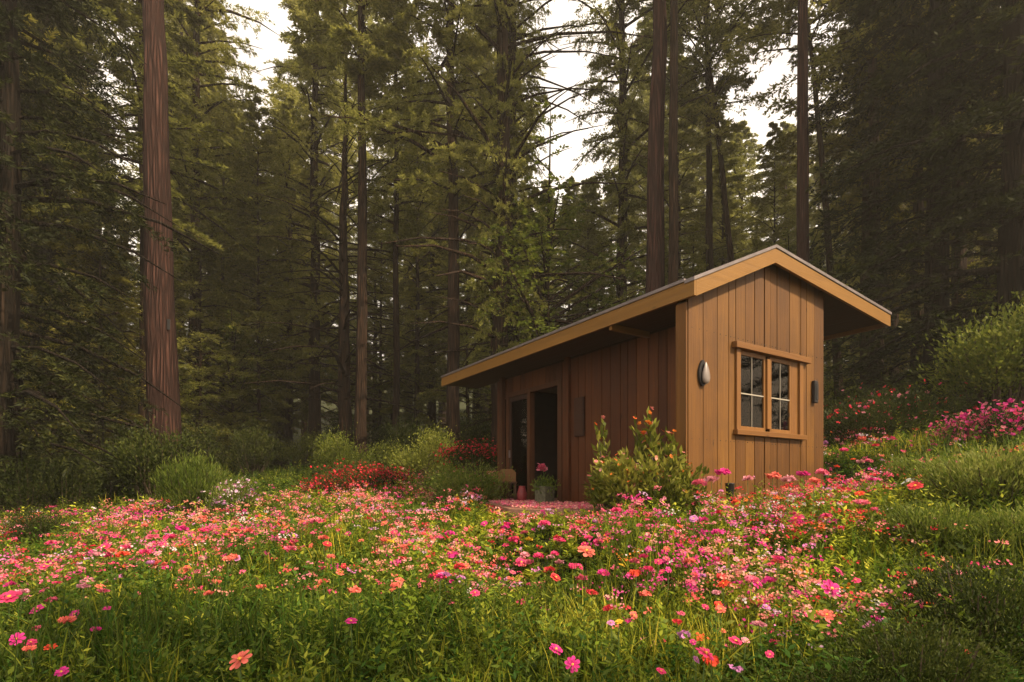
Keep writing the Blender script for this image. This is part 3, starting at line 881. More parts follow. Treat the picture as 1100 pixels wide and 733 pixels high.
# teardrop lamp on the end wall
lamp = thing('wall_lamp', 'teardrop shaped pale wall lamp on dark plate left of the window', 'wall lamp', to_world(0.28, -0.036, 1.68), RZ)
bp_ = MB()
prof2 = []
for i in range(28):
    a = 2 * PI * i / 28
    r = 0.082 * (1 - 0.45 * max(0, math.sin(a)) ** 2)
    prof2.append((r * math.cos(a) - 0.012, 0.155 + 0.175 * math.sin(a)))
bp_.prism(prof2, -0.03, 0.0)
bp_.build('back_plate', M['dark'], lamp)
n1, n2_ = 14, 24
vv, ff = [], []
for i in range(n1 + 1):
    u = i / n1
    z = u * 0.30
    w_ = 0.068 * (math.sin(PI * min(1, u ** 0.62)) ** 0.75 if 0 < u < 1 else 0.0) + 0.001
    for j in range(n2_):
        a = 2 * PI * j / n2_
        vv.append((w_ * math.cos(a) + 0.012, -0.045 + w_ * 0.55 * math.sin(a) - 0.01, z))
for i in range(n1):
    for j in range(n2_):
        k = (j + 1) % n2_
        ff.append((i * n2_ + j, i * n2_ + k, (i + 1) * n2_ + k, (i + 1) * n2_ + j))
MB().add(vv, ff).build('lamp_shade', M['shell'], lamp, True)
# small dark wall box
wb = thing('wall_box', 'narrow black box fixed to the wall beside the far edge of the window', 'wall box', to_world(3.06, -0.036, 1.66), RZ)
MB().box(-0.05, 0.05, -0.06, 0.0, 0, 0.36).build('housing', M['dark'], wb, bevel=0.012)
MB().box(-0.035, 0.035, -0.07, -0.061, 0.05, 0.31).build('cover', M['dark'], wb, bevel=0.004)
# stake lamp before the end wall
st = thing('garden_lamp', 'small dark tapered stake lamp among the phlox before the end wall', 'garden lamp', to_world(0.62, -0.22, -0.25), RZ)
MB().lathe([(0.012, 0), (0.012, 0.42)], 8).build('stake', M['dark'], st, True)
MB().lathe([(0.03, 0.36), (0.045, 0.42), (0.062, 0.60), (0.066, 0.61), (0.03, 0.615)], 16).build('lamp_head', M['dark'], st, True)

# ------------------------------------------------------------------ plants
def make_plant(seed, R, H, nleaf, ll, lw, mat, up=0.5, clump=14, flat=0.5, blossom=None, nb=0, bsize=0.03, low=0.0, spread=0.30):
    """shrub: branching stems, leaves in clumps through the volume, optional blossoms"""
    g = np.random.default_rng(seed)
    mb = MB()
    tips = []
    for k in range(clump):
        a = g.uniform(0, 2 * PI); rr = R * math.sqrt(g.uniform(0.02, 1)) * 0.85
        h = H * (0.45 + 0.55 * math.sqrt(max(0.0, 1 - (rr / R) ** 2))) * g.uniform(0.55, 1.2)
        tip = np.array([rr * math.cos(a), rr * math.sin(a), h])
        base = np.array([0.12 * R * math.cos(a), 0.12 * R * math.sin(a), -0.05])
        midp = base * 0.4 + tip * 0.6 + np.array([0, 0, -0.12 * H]) + g.normal(0, 0.04 * R, 3)
        mb.tube([base, midp, tip], [0.012 * H + .004, 0.009 * H + .003, 0.003], 4, False)
        tips.append((base, midp, tip))
    T = np.array([t[2] for t in tips]); Mi = np.array([t[1] for t in tips])
    i = g.integers(0, clump, nleaf)
    q = g.beta(2.2, 1.3, nleaf)[:, None]
    p = Mi[i] * (1 - q) + T[i] * q
    sp = R * spread
    p = p + g.normal(0, 1, (nleaf, 3)) * np.array([sp, sp, sp * 0.6]) * (0.5 + 0.5 * q)
    p[:, 2] = np.abs(p[:, 2] - low) + low
    d = unit(p - np.array([0, 0, H * 0.2])) + g.normal(0, 0.55, p.shape)
    d[:, 2] += up
    d = unit(d)
    nn = unit(np.array([0, 0, 1.0]) + g.normal(0, 0.6, p.shape))
    v, f = leaves(p, d, nn, ll * g.uniform(0.6, 1.3, nleaf), lw * g.uniform(0.7, 1.2, nleaf))
    sm = bpy.data.meshes.new('stems')
    sm.from_pydata(np.concatenate(mb.v).tolist(), [], mb.f4 + mb.f3 + mb.big)
    sm.materials.append(M['twig']); sm.update()
    lm = mesh_np('leaves', v, f, [mat])
    bm_ = None
    if nb:
        k = g.integers(0, clump, nb)
        bp = T[k] + g.normal(0, 1, (nb, 3)) * np.array([sp, sp, sp * .35]) + np.array([0, 0, 0.06 * H])
        bm_ = florets(bp, bsize, blossom, g)
    return sm, lm, bm_

def florets(p, size, palette, g, up=0.8, petals=5):
    """small five-petalled flowers at the points p; one tint per flower from the palette"""
    n = len(p)
    size = np.broadcast_to(np.asarray(size, dtype=float), (n,)) * g.uniform(0.7, 1.25, n)
    nn = unit(np.array([0, 0, up]) + g.normal(0, 0.5, (n, 3)) + np.array([0.0, -0.35, 0]))
    ref = unit(g.normal(0, 1, (n, 3)))
    a = unit(np.cross(nn, ref)); b = np.cross(nn, a)
    pal = np.asarray(palette, dtype=float)
    colr = pal[g.integers(0, len(pal), n)] if pal.ndim == 2 and len(pal) != n else pal
    V, Fc, Cc = [], [], []
    for k in range(petals):
        th = 2 * PI * k / petals
        d = a * math.cos(th) + b * math.sin(th) + nn * 0.25
        e = -a * math.sin(th) + b * math.cos(th)
        s = size[:, None]
        v = np.stack([p, p + d * s * 0.6 + e * s * 0.42, p + d * s * 1.0, p + d * s * 0.6 - e * s * 0.42], 1)
        V.append(v); Cc.append(np.repeat(colr[:, None, :], 4, 1))
    V = np.stack(V, 1).reshape(-1, 3); Cc = np.stack(Cc, 1).reshape(-1, 3)
    i = np.arange(n * petals)[:, None] * 4 + np.arange(4)[None, :]
    return mesh_np('blossoms', V, i, [M['petal']], col=Cc)

PINK = [(0.85, 0.16, 0.27), (0.80, 0.08, 0.20), (0.85, 0.28, 0.36)]
RED = [(0.75, 0.035, 0.06), (0.8, 0.07, 0.09), (0.6, 0.02, 0.05)]
MAG = [(0.78, 0.05, 0.30), (0.85, 0.10, 0.38), (0.65, 0.03, 0.25)]
CORAL = [(0.88, 0.20, 0.15), (0.85, 0.12, 0.13), (0.9, 0.33, 0.22)]
PEACH = [(0.88, 0.36, 0.27), (0.85, 0.25, 0.24), (0.9, 0.42, 0.36)]
LILAC = [(0.75, 0.32, 0.62), (0.8, 0.25, 0.55), (0.8, 0.5, 0.72)]
WHITE = [(0.8, 0.74, 0.68), (0.82, 0.7, 0.72)]
ORANGE = [(0.85, 0.24, 0.04), (0.8, 0.14, 0.04)]
YEL = [(0.8, 0.5, 0.05)]

PLANTS = {}
def plant(name, key, px, Y, label, cat, sc=1.0, dz=0.0, rz=None, group=None, xyz=None, **kw):
    if key not in PLANTS:
        PLANTS[key] = make_plant(**kw)
    sm, lm, bm_ = PLANTS[key]
    loc = xyz or at(px, Y, dz)
    r = thing(name, label, cat, loc, rng.uniform(0, 6.28) if rz is None else rz, group)
    for nm, me in (('stems', sm), ('leaves', lm), ('blossoms', bm_)):
        if me is not None:
            c = link(nm, me, r); c.scale = (sc, sc, sc)
    return r
plant('shrub', 'feather', 208, 11.0, 'feathery light green shrub at the foot of the thick redwood', 'shrub', seed=31, R=0.70, H=1.1, nleaf=7500, ll=0.13, lw=0.018, mat=M['lime'], up=1.0, clump=40, spread=0.16)
plant('shrub', 'dusk', 170, 13.5, 'tall dark shrub against the base of the thick redwood', 'shrub', seed=32, R=1.0, H=1.9, nleaf=9000, ll=0.10, lw=0.036, mat=M['shrub'], up=0.3, clump=34, spread=0.2)
plant('shrub', 'dusk', 120, 14.5, 'low dark shrub under the small fir left of the redwood', 'shrub', sc=0.8)
plant('flowering_shrub', 'pale', 250, 10.6, 'loose shrub with white and lilac blossoms next to the feathery green one', 'shrub', seed=33, R=0.42, H=0.75, nleaf=3500, ll=0.08, lw=0.022, mat=M['lime'], up=0.9, clump=22, blossom=WHITE + LILAC, nb=300, bsize=0.03)
plant('azalea', 'redaz', 385, 14.5, 'red flowering azalea mound at the far edge of the meadow', 'azalea', seed=34, R=0.95, H=0.72, nleaf=8000, ll=0.06, lw=0.024, mat=M['shrub'], up=0.3, clump=34, blossom=RED, nb=750, bsize=0.034)
plant('azalea', 'redaz', 352, 13.8, 'smaller red azalea just left of the red mound at the far edge of the meadow', 'azalea', sc=0.7)
plant('azalea', 'redaz', 422, 15.2, 'red azalea just right of the red mound at the far edge of the meadow', 'azalea', sc=0.72)
plant('azalea', 'redaz', 513, 15.0, 'crimson azalea peeping out beside the far corner of the cabin', 'azalea', sc=1.0, dz=0.55)
plant('shrub', 'thick', 503, 11.0, 'grey green bushy shrub at the far end of the terrace', 'shrub', seed=35, R=0.75, H=0.8, nleaf=9000, ll=0.07, lw=0.022, mat=M['lime'], up=0.5, clump=30)
plant('shrub', 'thick', 478, 12.6, 'rounded green shrub behind the one at the terrace end', 'shrub', sc=0.9)
plant('shrub', 'mound', 455, 17.0, 'round light green bush in front of the dark wood, left of the cabin', 'shrub', seed=36, R=1.0, H=1.5, nleaf=9000, ll=0.08, lw=0.035, mat=M['bright'], up=0.3, clump=30)
plant('shrub', 'mound', 372, 19.0, 'pale green bush under the straight dark pine', 'shrub', sc=1.0)
plant('shrub', 'mound', 412, 20.0, 'small green bush under the slim pine', 'shrub', sc=0.8)
# lush plant with arching leaves before the long wall
plant('lush_shrub', 'lush', 690, 7.0, 'lush yellow green shrub with pale blossoms against the long cabin wall', 'shrub', seed=37, R=0.72, H=0.98, nleaf=1900, ll=0.12, lw=0.05, mat=M['yellowgreen'], up=0.3, clump=34, spread=0.075, blossom=PEACH + YEL + ORANGE, nb=70, bsize=0.03)
plant('lush_shrub', 'lush', 660, 7.5, 'yellow green shrub beside the terrace edge, left of the larger lush one', 'shrub', sc=0.8)
plant('tall_stalks', 'stalks', 705, 6.9, 'tall leggy stalks with pale orange blossoms rising out of the lush shrub', 'plant', seed=51, R=0.6, H=1.35, nleaf=420, ll=0.13, lw=0.055, mat=M['yellowgreen'], up=0.2, clump=14, spread=0.05, blossom=PEACH + ORANGE, nb=26, bsize=0.035)
plant('tall_stalks', 'stalks', 668, 7.4, 'tall leggy stalks with orange blossoms nearer the terrace edge', 'plant', sc=0.95)
plant('lush_shrub', 'lush', 722, 6.7, 'yellow green shrub at the cabin corner, right of the larger lush one', 'shrub', sc=0.78)
# right side
plant('leafy_shrub', 'leafy', 1078, 11.2, 'bright green leafy shrub standing above the pink azaleas', 'shrub', seed=41, R=1.5, H=2.3, nleaf=15000, ll=0.10, lw=0.045, mat=M['bright'], up=0.2, clump=46, spread=0.17)
plant('leafy_shrub', 'leafy', 1150, 10.6, 'bright green leafy shrub cut by the right-hand edge of the photo', 'shrub', sc=1.0)
plant('azalea', 'pinkaz', 925, 11.5, 'dark shrub with pink blossoms beside the end wall', 'azalea', seed=38, R=1.0, H=0.9, nleaf=9000, ll=0.07, lw=0.026, mat=M['shrub'], up=0.2, clump=30, blossom=PINK + RED, nb=90, bsize=0.04)
plant('azalea', 'pinkaz', 985, 11.5, 'dark shrub with few pink blossoms midway between cabin and bright bush', 'azalea', sc=1.05)
plant('azalea', 'pinkaz', 940, 14.0, 'dark shrub with a red blossom tuft in the shade behind the cabin', 'azalea', sc=1.1)
plant('azalea', 'hotaz', 1082, 8.6, 'hot pink azalea topping the bank under the bright green bush', 'azalea', seed=39, R=0.55, H=0.65, nleaf=4500, ll=0.06, lw=0.022, mat=M['shrub'], up=0.3, clump=20, blossom=MAG + PINK, nb=420, bsize=0.036)
plant('azalea', 'hotaz', 1036, 9.2, 'pink azalea on the bank, left of the hot pink one', 'azalea', sc=0.8)
plant('shrub', 'tangle', 1070, 5.4, 'tangled light green bush highest on the right bank', 'shrub', seed=44, R=0.8, H=0.62, nleaf=9000, ll=0.075, lw=0.016, mat=M['lime'], up=0.9, clump=60, spread=0.13)
plant('shrub', 'tangle', 1000, 6.6, 'tangled light green bush on the bank below the pink azaleas', 'shrub', sc=0.75)
plant('shrub', 'tangle', 1010, 4.8, 'tangled green bush lower on the bank above the dark fine leaved bushes', 'shrub', sc=0.7)
plant('shrub', 'tangle', 1115, 4.4, 'tangled green bush cut by the right edge of the picture', 'shrub', sc=0.75)
plant('shrub', 'finedark', 1060, 3.4, 'dark fine leaved bush in the lower right corner', 'shrub', seed=40, R=0.5, H=0.62, nleaf=12000, ll=0.035, lw=0.012, mat=M['shrub'], up=0.5, clump=44)
plant('shrub', 'finedark', 985, 3.0, 'dark fine leaved bush left of the one in the lower right corner', 'shrub', sc=0.8)
plant('shrub', 'finedark', 910, 2.9, 'fine leaved bush at the bottom edge below the magenta poppies', 'shrub', sc=0.6)
plant('shrub', 'finedark', 40, 8.5, 'dark low bush among the pink flowers by the shaded left wood', 'shrub', sc=1.0)
plant('shrub', 'dusk', 28, 12.0, 'dark shrub below the drooping fir', 'shrub', sc=0.75)
plant('shrub', 'dusk', 75, 12.5, 'dark shrub between the drooping fir and the small fir', 'shrub', sc=0.7)
r3 = np.random.default_rng(77)
for i in range(46):
    px = -40 + 1180 * (i + .5) / 46 + r3.uniform(-10, 10)
    Y = r3.uniform(18, 27)
    x = (px - HX) / F * Y
    plant('understory_shrub', 'mound' if r3.uniform() < .35 else 'dusk', px, Y, 'low bush on the forest floor %s' % zone_of(px), 'shrub', sc=r3.uniform(0.6, 1.2), group='bushes on the forest floor')

# potted plant and pots by the door
pot = thing('potted_plant', 'mossy square pot with leafy plant and one pink bloom before the glazed door', 'potted plant', to_world(0.25, 3.5, -0.02), RZ + 0.2)
pot.scale = (0.85, 0.85, 0.9)
MB().prism([(-0.15, 0), (0.15, 0), (0.17, 0.36), (-0.17, 0.36)], -0.16, 0.16).build('pot', M['stone'], pot, bevel=0.015)
g = np.random.default_rng(3)
n = 520
p = np.stack([g.normal(0, .12, n), g.normal(0, .12, n), 0.36 + g.normal(0, .09, n)], -1)
p[:, 2] = np.maximum(p[:, 2], .12)
d = unit(np.stack([g.normal(0, .6, n), g.normal(0, .6, n), g.uniform(0.2, 1, n)], -1))
v, f = leaves(p, d, unit(g.normal(0, 1, (n, 3))), 0.09, 0.03)
link('leaves', mesh_np('leaves', v, f, [M['lime']]), pot)
MB().tube([(0, 0, .34), (-.02, 0, .6), (-.06, .02, .74)], 0.007, 6).build('stem', M['stem'], pot)
hp = np.array([-.06, .02, .76]) + g.normal(0, 1, (60, 3)) * [.035, .035, .03]
link('bloom', florets(hp, 0.045, PINK, g), pot)
for (lx, ly, s, lab) in ((0.30, 4.35, 0.75, 'red clay jar on the terrace between the glazed doors'), (0.42, 5.72, 0.85, 'red clay jar at the far corner post of the terrace')):
    o = MB().lathe([(0.09 * s, 0), (0.13 * s, 0.1 * s), (0.14 * s, 0.22 * s), (0.10 * s, 0.36 * s), (0.085 * s, 0.42 * s), (0.1 * s, 0.44 * s), (0.07 * s, 0.435 * s)], 20).build('clay_jar', M['clay'], None, True, loc=to_world(lx, ly, -0.02))
    tag(o, lab, 'jar')
# little tan garden chair in the porch
ch = thing('garden_chair', 'small tan wooden chair in the porch behind the corner post', 'chair', to_world(0.42, 5.1, -0.02), RZ - 0.5)
MB().box(-.2, .2, -.2, .2, .38, .42).build('seat', M['post'], ch, bevel=.006)
for a in (-.18, .14):
    for b in (-.18, .14):
        MB().box(a, a + .04, b, b + .04, 0, .38).build('leg', M['post'], ch)
bk = MB().prism([(-.2, .42), (.2, .42), (.2, .62), (.12, .7), (-.12, .7), (-.2, .62)], .16, .2).build('backrest', M['frame'], ch, bevel=.006)

# ------------------------------------------------------------------ meadow
gm = np.random.default_rng(99)
def inside_cabin(x, y, pad=0.05):
    rx, ry = x - CO[0], y - CO[1]
    lx = rx * CV[0] + ry * CV[1]; ly = rx * CU[0] + ry * CU[1]
    a = (lx > LX - 0.1) & (lx < WX + pad) & (ly > -0.1 - pad) & (ly < WL + pad)
    a |= (lx > -0.05) & (lx < WX) & (ly > -0.06) & (ly < 0.2)
    t = (lx > -1.5) & (lx <= LX) & (ly > 0.9) & (ly < 6.1)
    t &= (lx > -1.5 + (ly - 2.1) * 0.41) & (lx > -0.8 - (ly - 1.0) * 0.6)
    return a, t
def scatter(n, y0, y1, p=1.6, half=1.12):
    """points in front of the camera, thinning with distance"""
    u = gm.uniform(0, 1, n)
    e = 2 - p      # area element grows with y, density falls as y^-p
    y = (y0 ** e + u * (y1 ** e - y0 ** e)) ** (1 / e)
    x = gm.uniform(-half, half, n) * (y + 0.6)
    a, t = inside_cabin(x, y)
    k = ~(a | t)
    return x[k], y[k]
def noise2(x, y, s, seed=0):
    g = np.random.default_rng(seed)
    v = np.zeros_like(x)
    for i in range(7):
        a = g.uniform(0, 2 * PI); f = s * g.uniform(0.6, 1.9)
        v += np.sin((x * math.cos(a) + y * math.sin(a)) * f + g.uniform(0, 6.3))
    return v / 3.2
def forest_edge(x):
    """distance at which the meadow ends and the wood begins"""
    return np.interp(x, [-14, -9, -6, -3, 0, 5, 9, 14], [10.5, 10.5, 13, 17, 18, 13.5, 11.5, 11.5])
# how flowery a place is (0 foreground green, 1 flower drift)
def flower_amount(x, y):
    a = sstep(4.2, 6.2, y) * (0.75 + 0.25 * noise2(x, y, 1.2, 4))
    r = sstep(0.4, 1.6, x) * (1 - sstep(3.1, 4.4, x + 0.25 * (6 - y) * 0)) * sstep(3.0, 4.0, y)
    a = np.maximum(a, r * 0.8)
    a = a * (1 - 0.85 * sstep(3.6, 4.4, x - (y - 5) * 0.62))
    a = a * (1 - sstep(0, 2.0, y - forest_edge(x)))
    return np.clip(a, 0, 1)

def low_strip(x, y):
    px = HX + F * x / np.maximum(y, .5)
    return 1 - 0.6 * sstep(500, 545, px) * (1 - sstep(640, 680, px)) * sstep(4.6, 5.6, y) * (1 - sstep(10.5, 11.5, y))
def grass():
    # tufts of blades
    x, y = scatter(19000, 1.5, 24, 1.55)
    nt = len(x); nb = 8
    fa = flower_amount(x, y)
    hgt = gm.uniform(0.24, 0.56, nt) * (1 - 0.35 * fa) * (1 + 0.18 * noise2(x, y, 1.7, 1)) * np.where(y < 3.2, 0.75, 1.0) * low_strip(x, y)
    z = ground(x, y)
    wid = 0.0075 * (1 + 0.13 * y)
    X = np.repeat(np.stack([x, y, z - 0.01], -1), nb, 0) + np.concatenate([gm.normal(0, 0.05, (nt * nb, 2)) * (1 + 0.05 * np.repeat(y, nb))[:, None], np.zeros((nt * nb, 1))], 1)
    H = np.repeat(hgt, nb) * gm.uniform(0.55, 1.15, nt * nb)
    az = gm.uniform(0, 2 * PI, nt * nb)
    lean = gm.gamma(2.0, 0.13, nt * nb)
    Wd = np.repeat(wid, nb) * gm.uniform(0.6, 1.3, nt * nb)
    dirh = np.stack([np.cos(az), np.sin(az), 0 * az], -1)
    fa2 = gm.uniform(0, 2 * PI, nt * nb)
    sidev = np.stack([np.cos(fa2), np.sin(fa2), 0 * fa2], -1)
    up = np.array([0, 0, 1.0])
    pts = []
    for k, (s, w) in enumerate(((0, 1.0), (0.45, 0.9), (0.8, 0.6), (1.0, 0.05))):
        c = X + up * (H * s * (1 - 0.25 * lean * s))[:, None] + dirh * (H * lean * 1.3 * s ** 2)[:, None]
        pts.append(c - sidev * (Wd * w * 0.5)[:, None]); pts.append(c + sidev * (Wd * w * 0.5)[:, None])
    V = np.stack(pts, 1).reshape(-1, 3)
    i = np.arange(nt * nb)[:, None] * 8
    Fc = np.concatenate([i + np.array([[2 * k, 2 * k + 1, 2 * k + 3, 2 * k + 2]]) for k in range(3)])
    tint = np.full((nt, 3), 0.62)
    a = gm.uniform(0, 1, nt) + 0.25 * noise2(x, y, 1.1, 9)
    tint[a > 0.80] = (1.9, 1.5, 0.9)      # yellowing
    tint[a > 0.96] = (2.6, 1.9, 1.4)      # straw
    tint[a < 0.22] = (0.6, 0.85, 0.7)
    tint *= 1 + fa[:, None] * np.array([0.95, 0.7, 0.5])
    tint = np.repeat(np.repeat(tint, nb, 0), 8, 0)
    o = link('grass', mesh_np('grass', V, Fc, [M['grass']], col=tint))
    tag(o, kind='stuff')

def herbs():
    # leafy stems between the grass
    x, y = scatter(30000, 1.6, 24, 1.55)
    n = len(x); nl = 16
    fa = flower_amount(x, y)
    h = gm.gamma(9, 0.038, n) * (1 - 0.25 * fa) * (1 + 0.2 * noise2(x, y, 1.3, 2)) * np.where(y < 3.2, 0.75, 1.0) * low_strip(x, y)
    z = ground(x, y)
    az = gm.uniform(0, 2 * PI, n); ln = gm.uniform(0, 0.35, n)
    s = np.tile((np.arange(nl) + 0.6) / nl, n) * 0.85 + 0.15
    I = np.repeat(np.arange(n), nl)
    p = np.stack([x[I] + np.cos(az[I]) * ln[I] * h[I] * s ** 1.5, y[I] + np.sin(az[I]) * ln[I] * h[I] * s ** 1.5, z[I] + h[I] * s], -1)
    la = np.tile(np.arange(nl) * 2.4, n) + az[I] + gm.normal(0, .4, n * nl)
    d = unit(np.stack([np.cos(la), np.sin(la), gm.uniform(-0.05, 0.95, n * nl)], -1))
    nn = unit(np.array([0, 0, 1.0]) + gm.normal(0, 0.35, d.shape))
    ls = gm.uniform(0.04, 0.10, n)[I] * (1.15 - 0.5 * s) * (1 + 0.05 * y[I])
    V, Fc = leaves(p, d, nn, ls, ls * gm.uniform(0.16, 0.5, n)[I])
    tint = np.full((n, 3), 0.8)
    a = gm.uniform(0, 1, n) + 0.3 * noise2(x, y, 0.9, 12)
    tint[a > 0.62] = (1.6, 1.45, 1.0)
    tint[a > 0.95] = (2.4, 2.0, 1.6)
    tint[a < 0.25] = (0.5, 0.75, 0.7)
    tint *= 1 + fa[:, None] * np.array([0.95, 0.7, 0.5])
    tint = np.repeat(np.repeat(tint, nl, 0), 4, 0)
    o = link('ground_cover', mesh_np('ground_cover', V, Fc, [M['grass']], col=tint))
    tag(o, kind='stuff')

def zone_palette(x, y):
    """flower colours of a place: coral and peach in the middle left, pink by the cabin, magenta at the edges"""
    n = len(x)
    pals = [np.array(q) for q in (PEACH, CORAL, PINK, MAG, RED, LILAC, ORANGE, WHITE)]
    w = np.zeros((n, len(pals)))
    px = HX + F * x / np.maximum(y, .5)
    mid = np.exp(-((px - 330) / 190) ** 2)
    w[:, 0] = 1.5 * mid + 0.35
    w[:, 1] = 0.7 * mid + 0.3
    w[:, 2] = 1.3
    w[:, 3] = 0.35 + 0.9 * np.exp(-((px - 60) / 160) ** 2) + 0.3 * np.exp(-((px - 760) / 120) ** 2)
    w[:, 4] = 0.22 + 0.4 * np.exp(-((px - 900) / 150) ** 2)
    w[:, 5] = 0.22
    w[:, 6] = 0.1
    w[:, 7] = 0.07
    for k in range(8):      # drifts of one colour
        w[:, k] *= np.exp(1.7 * noise2(x, y, 1.5, 40 + k))
    w /= w.sum(1, keepdims=True)
    c = (w.cumsum(1) > gm.uniform(0, 1, n)[:, None]).argmax(1)
    out = np.zeros((n, 3))
    for k, q in enumerate(pals):
        m = c == k
        out[m] = q[gm.integers(0, len(q), m.sum())]
    return out
def flower_drifts():
    x, y = scatter(23500, 3.2, 19, 1.35)
    fa = flower_amount(x, y)
    cl = 0.5 + 0.5 * noise2(x, y, 2.6, 60)
    keep = gm.uniform(0, 1, len(x)) < fa * np.clip(cl * 1.7 - 0.15, 0.04, 1)
    x, y, fa = x[keep], y[keep], fa[keep]
    n = len(x)
    colr = zone_palette(x, y)
    k = gm.integers(5, 17, n)
    I = np.repeat(np.arange(n), k)
    h = np.clip(gm.normal(0.35, 0.085, n), .18, .62) * low_strip(x, y)
    sp = gm.uniform(0.014, 0.034, n) * (1 + 0.04 * y)
    p = np.stack([x, y, ground(x, y) + h], -1)[I] + gm.normal(0, 1, (len(I), 3)) * np.stack([sp, sp, sp * 0.45], -1)[I]
    me = florets(p, 0.0088 * (1 + 0.065 * y[I]), colr[I], gm)
    o = link('flower_carpet', me)
    tag(o, 'dense low phlox carpet in coral, pink and magenta covering the meadow', kind='stuff')
def petals_on_terrace():
    n = 5200
    ly = gm.uniform(1.0, 5.9, n); lx = gm.uniform(-1.4, 0.7, n)
    k = (lx > -1.4 + (ly - 2.1) * 0.41 + 0.05) & (lx > -0.75 - (ly - 1.0) * 0.58) & (noise2(lx, ly, 4, 71) + gm.normal(0, .6, n) > -0.5)
    lx, ly = lx[k], ly[k]
    P = CO + np.outer(lx, CV) + np.outer(ly, CU)
    p = np.stack([P[:, 0], P[:, 1], FLOOR - 0.012 + gm.uniform(0, 0.03, len(lx))], -1)
    me = florets(p, 0.022, PINK + PEACH, gm, up=1.5, petals=4)
    tag(link('fallen_petals', me), 'pink petals strewn over the terrace boards', kind='stuff')
grass(); herbs(); flower_drifts(); petals_on_terrace()

# forest floor cover: ferns and small leaves beyond the meadow
def fern_floor():
    n = 5200
    y = gm.uniform(11, 48, n); x = gm.uniform(-1.1, 1.1, n) * y
    k = y > forest_edge(x) - 0.5
    a, t = inside_cabin(x, y, 0.6)
    k &= ~(a | t)
    x, y = x[k], y[k]; n = len(x)
    nl = 40
    I = np.repeat(np.arange(n), nl)
    R = gm.uniform(0.2, 0.6, n)
    az = gm.uniform(0, 2 * PI, n * nl); q = gm.uniform(0, 1, n * nl)
    p = np.stack([x[I] + np.cos(az) * R[I] * q, y[I] + np.sin(az) * R[I] * q, ground(x, y)[I] + R[I] * (1.0 * q - 0.5 * q ** 2) + 0.05], -1)
    d = unit(np.stack([np.cos(az), np.sin(az), 0.6 - q], -1) + gm.normal(0, .4, p.shape))
    V, Fc = leaves(p, d, unit(np.array([0, 0, 1.]) + gm.normal(0, .4, p.shape)), 0.14, 0.045)
    tag(link('undergrowth', mesh_np('undergrowth', V, Fc, [M['shrub']])), kind='stuff')
fern_floor()

# ------------------------------------------------------------------ single flowers, the largest in view
FC = {'magenta': MAG[0], 'hot pink': (0.85, 0.07, 0.22), 'red': RED[1], 'coral': CORAL[0], 'pale pink': (0.85, 0.35, 0.42), 'orange red': (0.85, 0.09, 0.045),
      'lilac': (0.72, 0.28, 0.6), 'yellow': (0.85, 0.55, 0.05), 'pink': PINK[0]}
def bloom_mesh(colr, seed, rows=2, npet=9):
    g = np.random.default_rng(seed)
    V, Fc, Cc = [], [], []
    for r in range(rows):
        Rr = 1.0 - 0.34 * r
        for k in range(npet - r * 2):
            th = 2 * PI * (k + 0.5 * r) / (npet - r * 2) + g.normal(0, .08)
            cup = 0.18 + 0.35 * r + g.normal(0, .06)
            d = np.array([math.cos(th), math.sin(th), cup]); e = np.array([-math.sin(th), math.cos(th), 0])
            L_ = Rr * g.uniform(.88, 1.08); w = L_ * g.uniform(.34, .44)
            z0_ = np.array([0, 0, 0.06 * r])
            rows_ = [(0.12, .10), (0.5, .85), (0.82, 1.0), (1.0, .45)]
            b = len(V)
            for (s, ww) in rows_:
                c = d * L_ * s + z0_ - np.array([0, 0, 0.16 * s * s * L_])
                V += [c - e * w * ww * .5 * 1.3, c + np.array([0, 0, -.035]) * ww, c + e * w * ww * .5 * 1.3]
            for i in range(3):
                q = b + i * 3
                Fc += [(q, q + 1, q + 4, q + 3), (q + 1, q + 2, q + 5, q + 4)]
    V = np.array(V)
    return mesh_np('petals', V, np.array(Fc), [M['petal']], col=np.tile(np.array(colr), (len(V), 1)))
def eye_mesh():
    m = MB().lathe([(0.17, 0.06), (0.2, 0.12), (0.15, 0.19), (0.05, 0.22)], 10)
    me = bpy.data.meshes.new('flower_center')
    me.from_pydata(np.concatenate(m.v).tolist(), [], m.f4 + m.f3 + m.big); me.materials.append(M['yellow']); me.update()
    return me
EYE_ME = eye_mesh()
BLOOMS = {k: [bloom_mesh(c, 100 + i * 7 + j, 2 if j else 3, 8 + j * 2) for j in range(3)] for i, (k, c) in enumerate(FC.items())}
def stem_mesh(h, seed):
    g = np.random.default_rng(seed)
    m = MB()
    bx, by = g.normal(0, .04, 2)
    pts = [(-bx * h * 2, -by * h * 2, -h - .03), (-bx * h * .6, -by * h, -h * .5), (0, 0, 0.0)]
    m.tube(pts, [0.004, 0.0033, 0.0028], 5, False)
    me = bpy.data.meshes.new('stem')
    me.from_pydata(np.concatenate(m.v).tolist(), [], m.f4 + m.f3 + m.big); me.materials.append(M['stem']); me.update()
    n = 7
    p = np.array([[0, 0, -h * (0.25 + .1 * i)] for i in range(n)]) + np.array([[-bx * h * .5, -by * h * .5, 0]])
    a = g.uniform(0, 6.28, n)
    d = unit(np.stack([np.cos(a), np.sin(a), np.full(n, .5)], -1))
    v, f = leaves(p, d, unit(np.array([0, 0, 1.]) + g.normal(0, .2, (n, 3))), 0.085, 0.02)
    return me, mesh_np('leaf', v, f, [M['lime']])
STEMS = [stem_mesh(0.42, 300 + i) for i in range(4)]
CLUST = {}
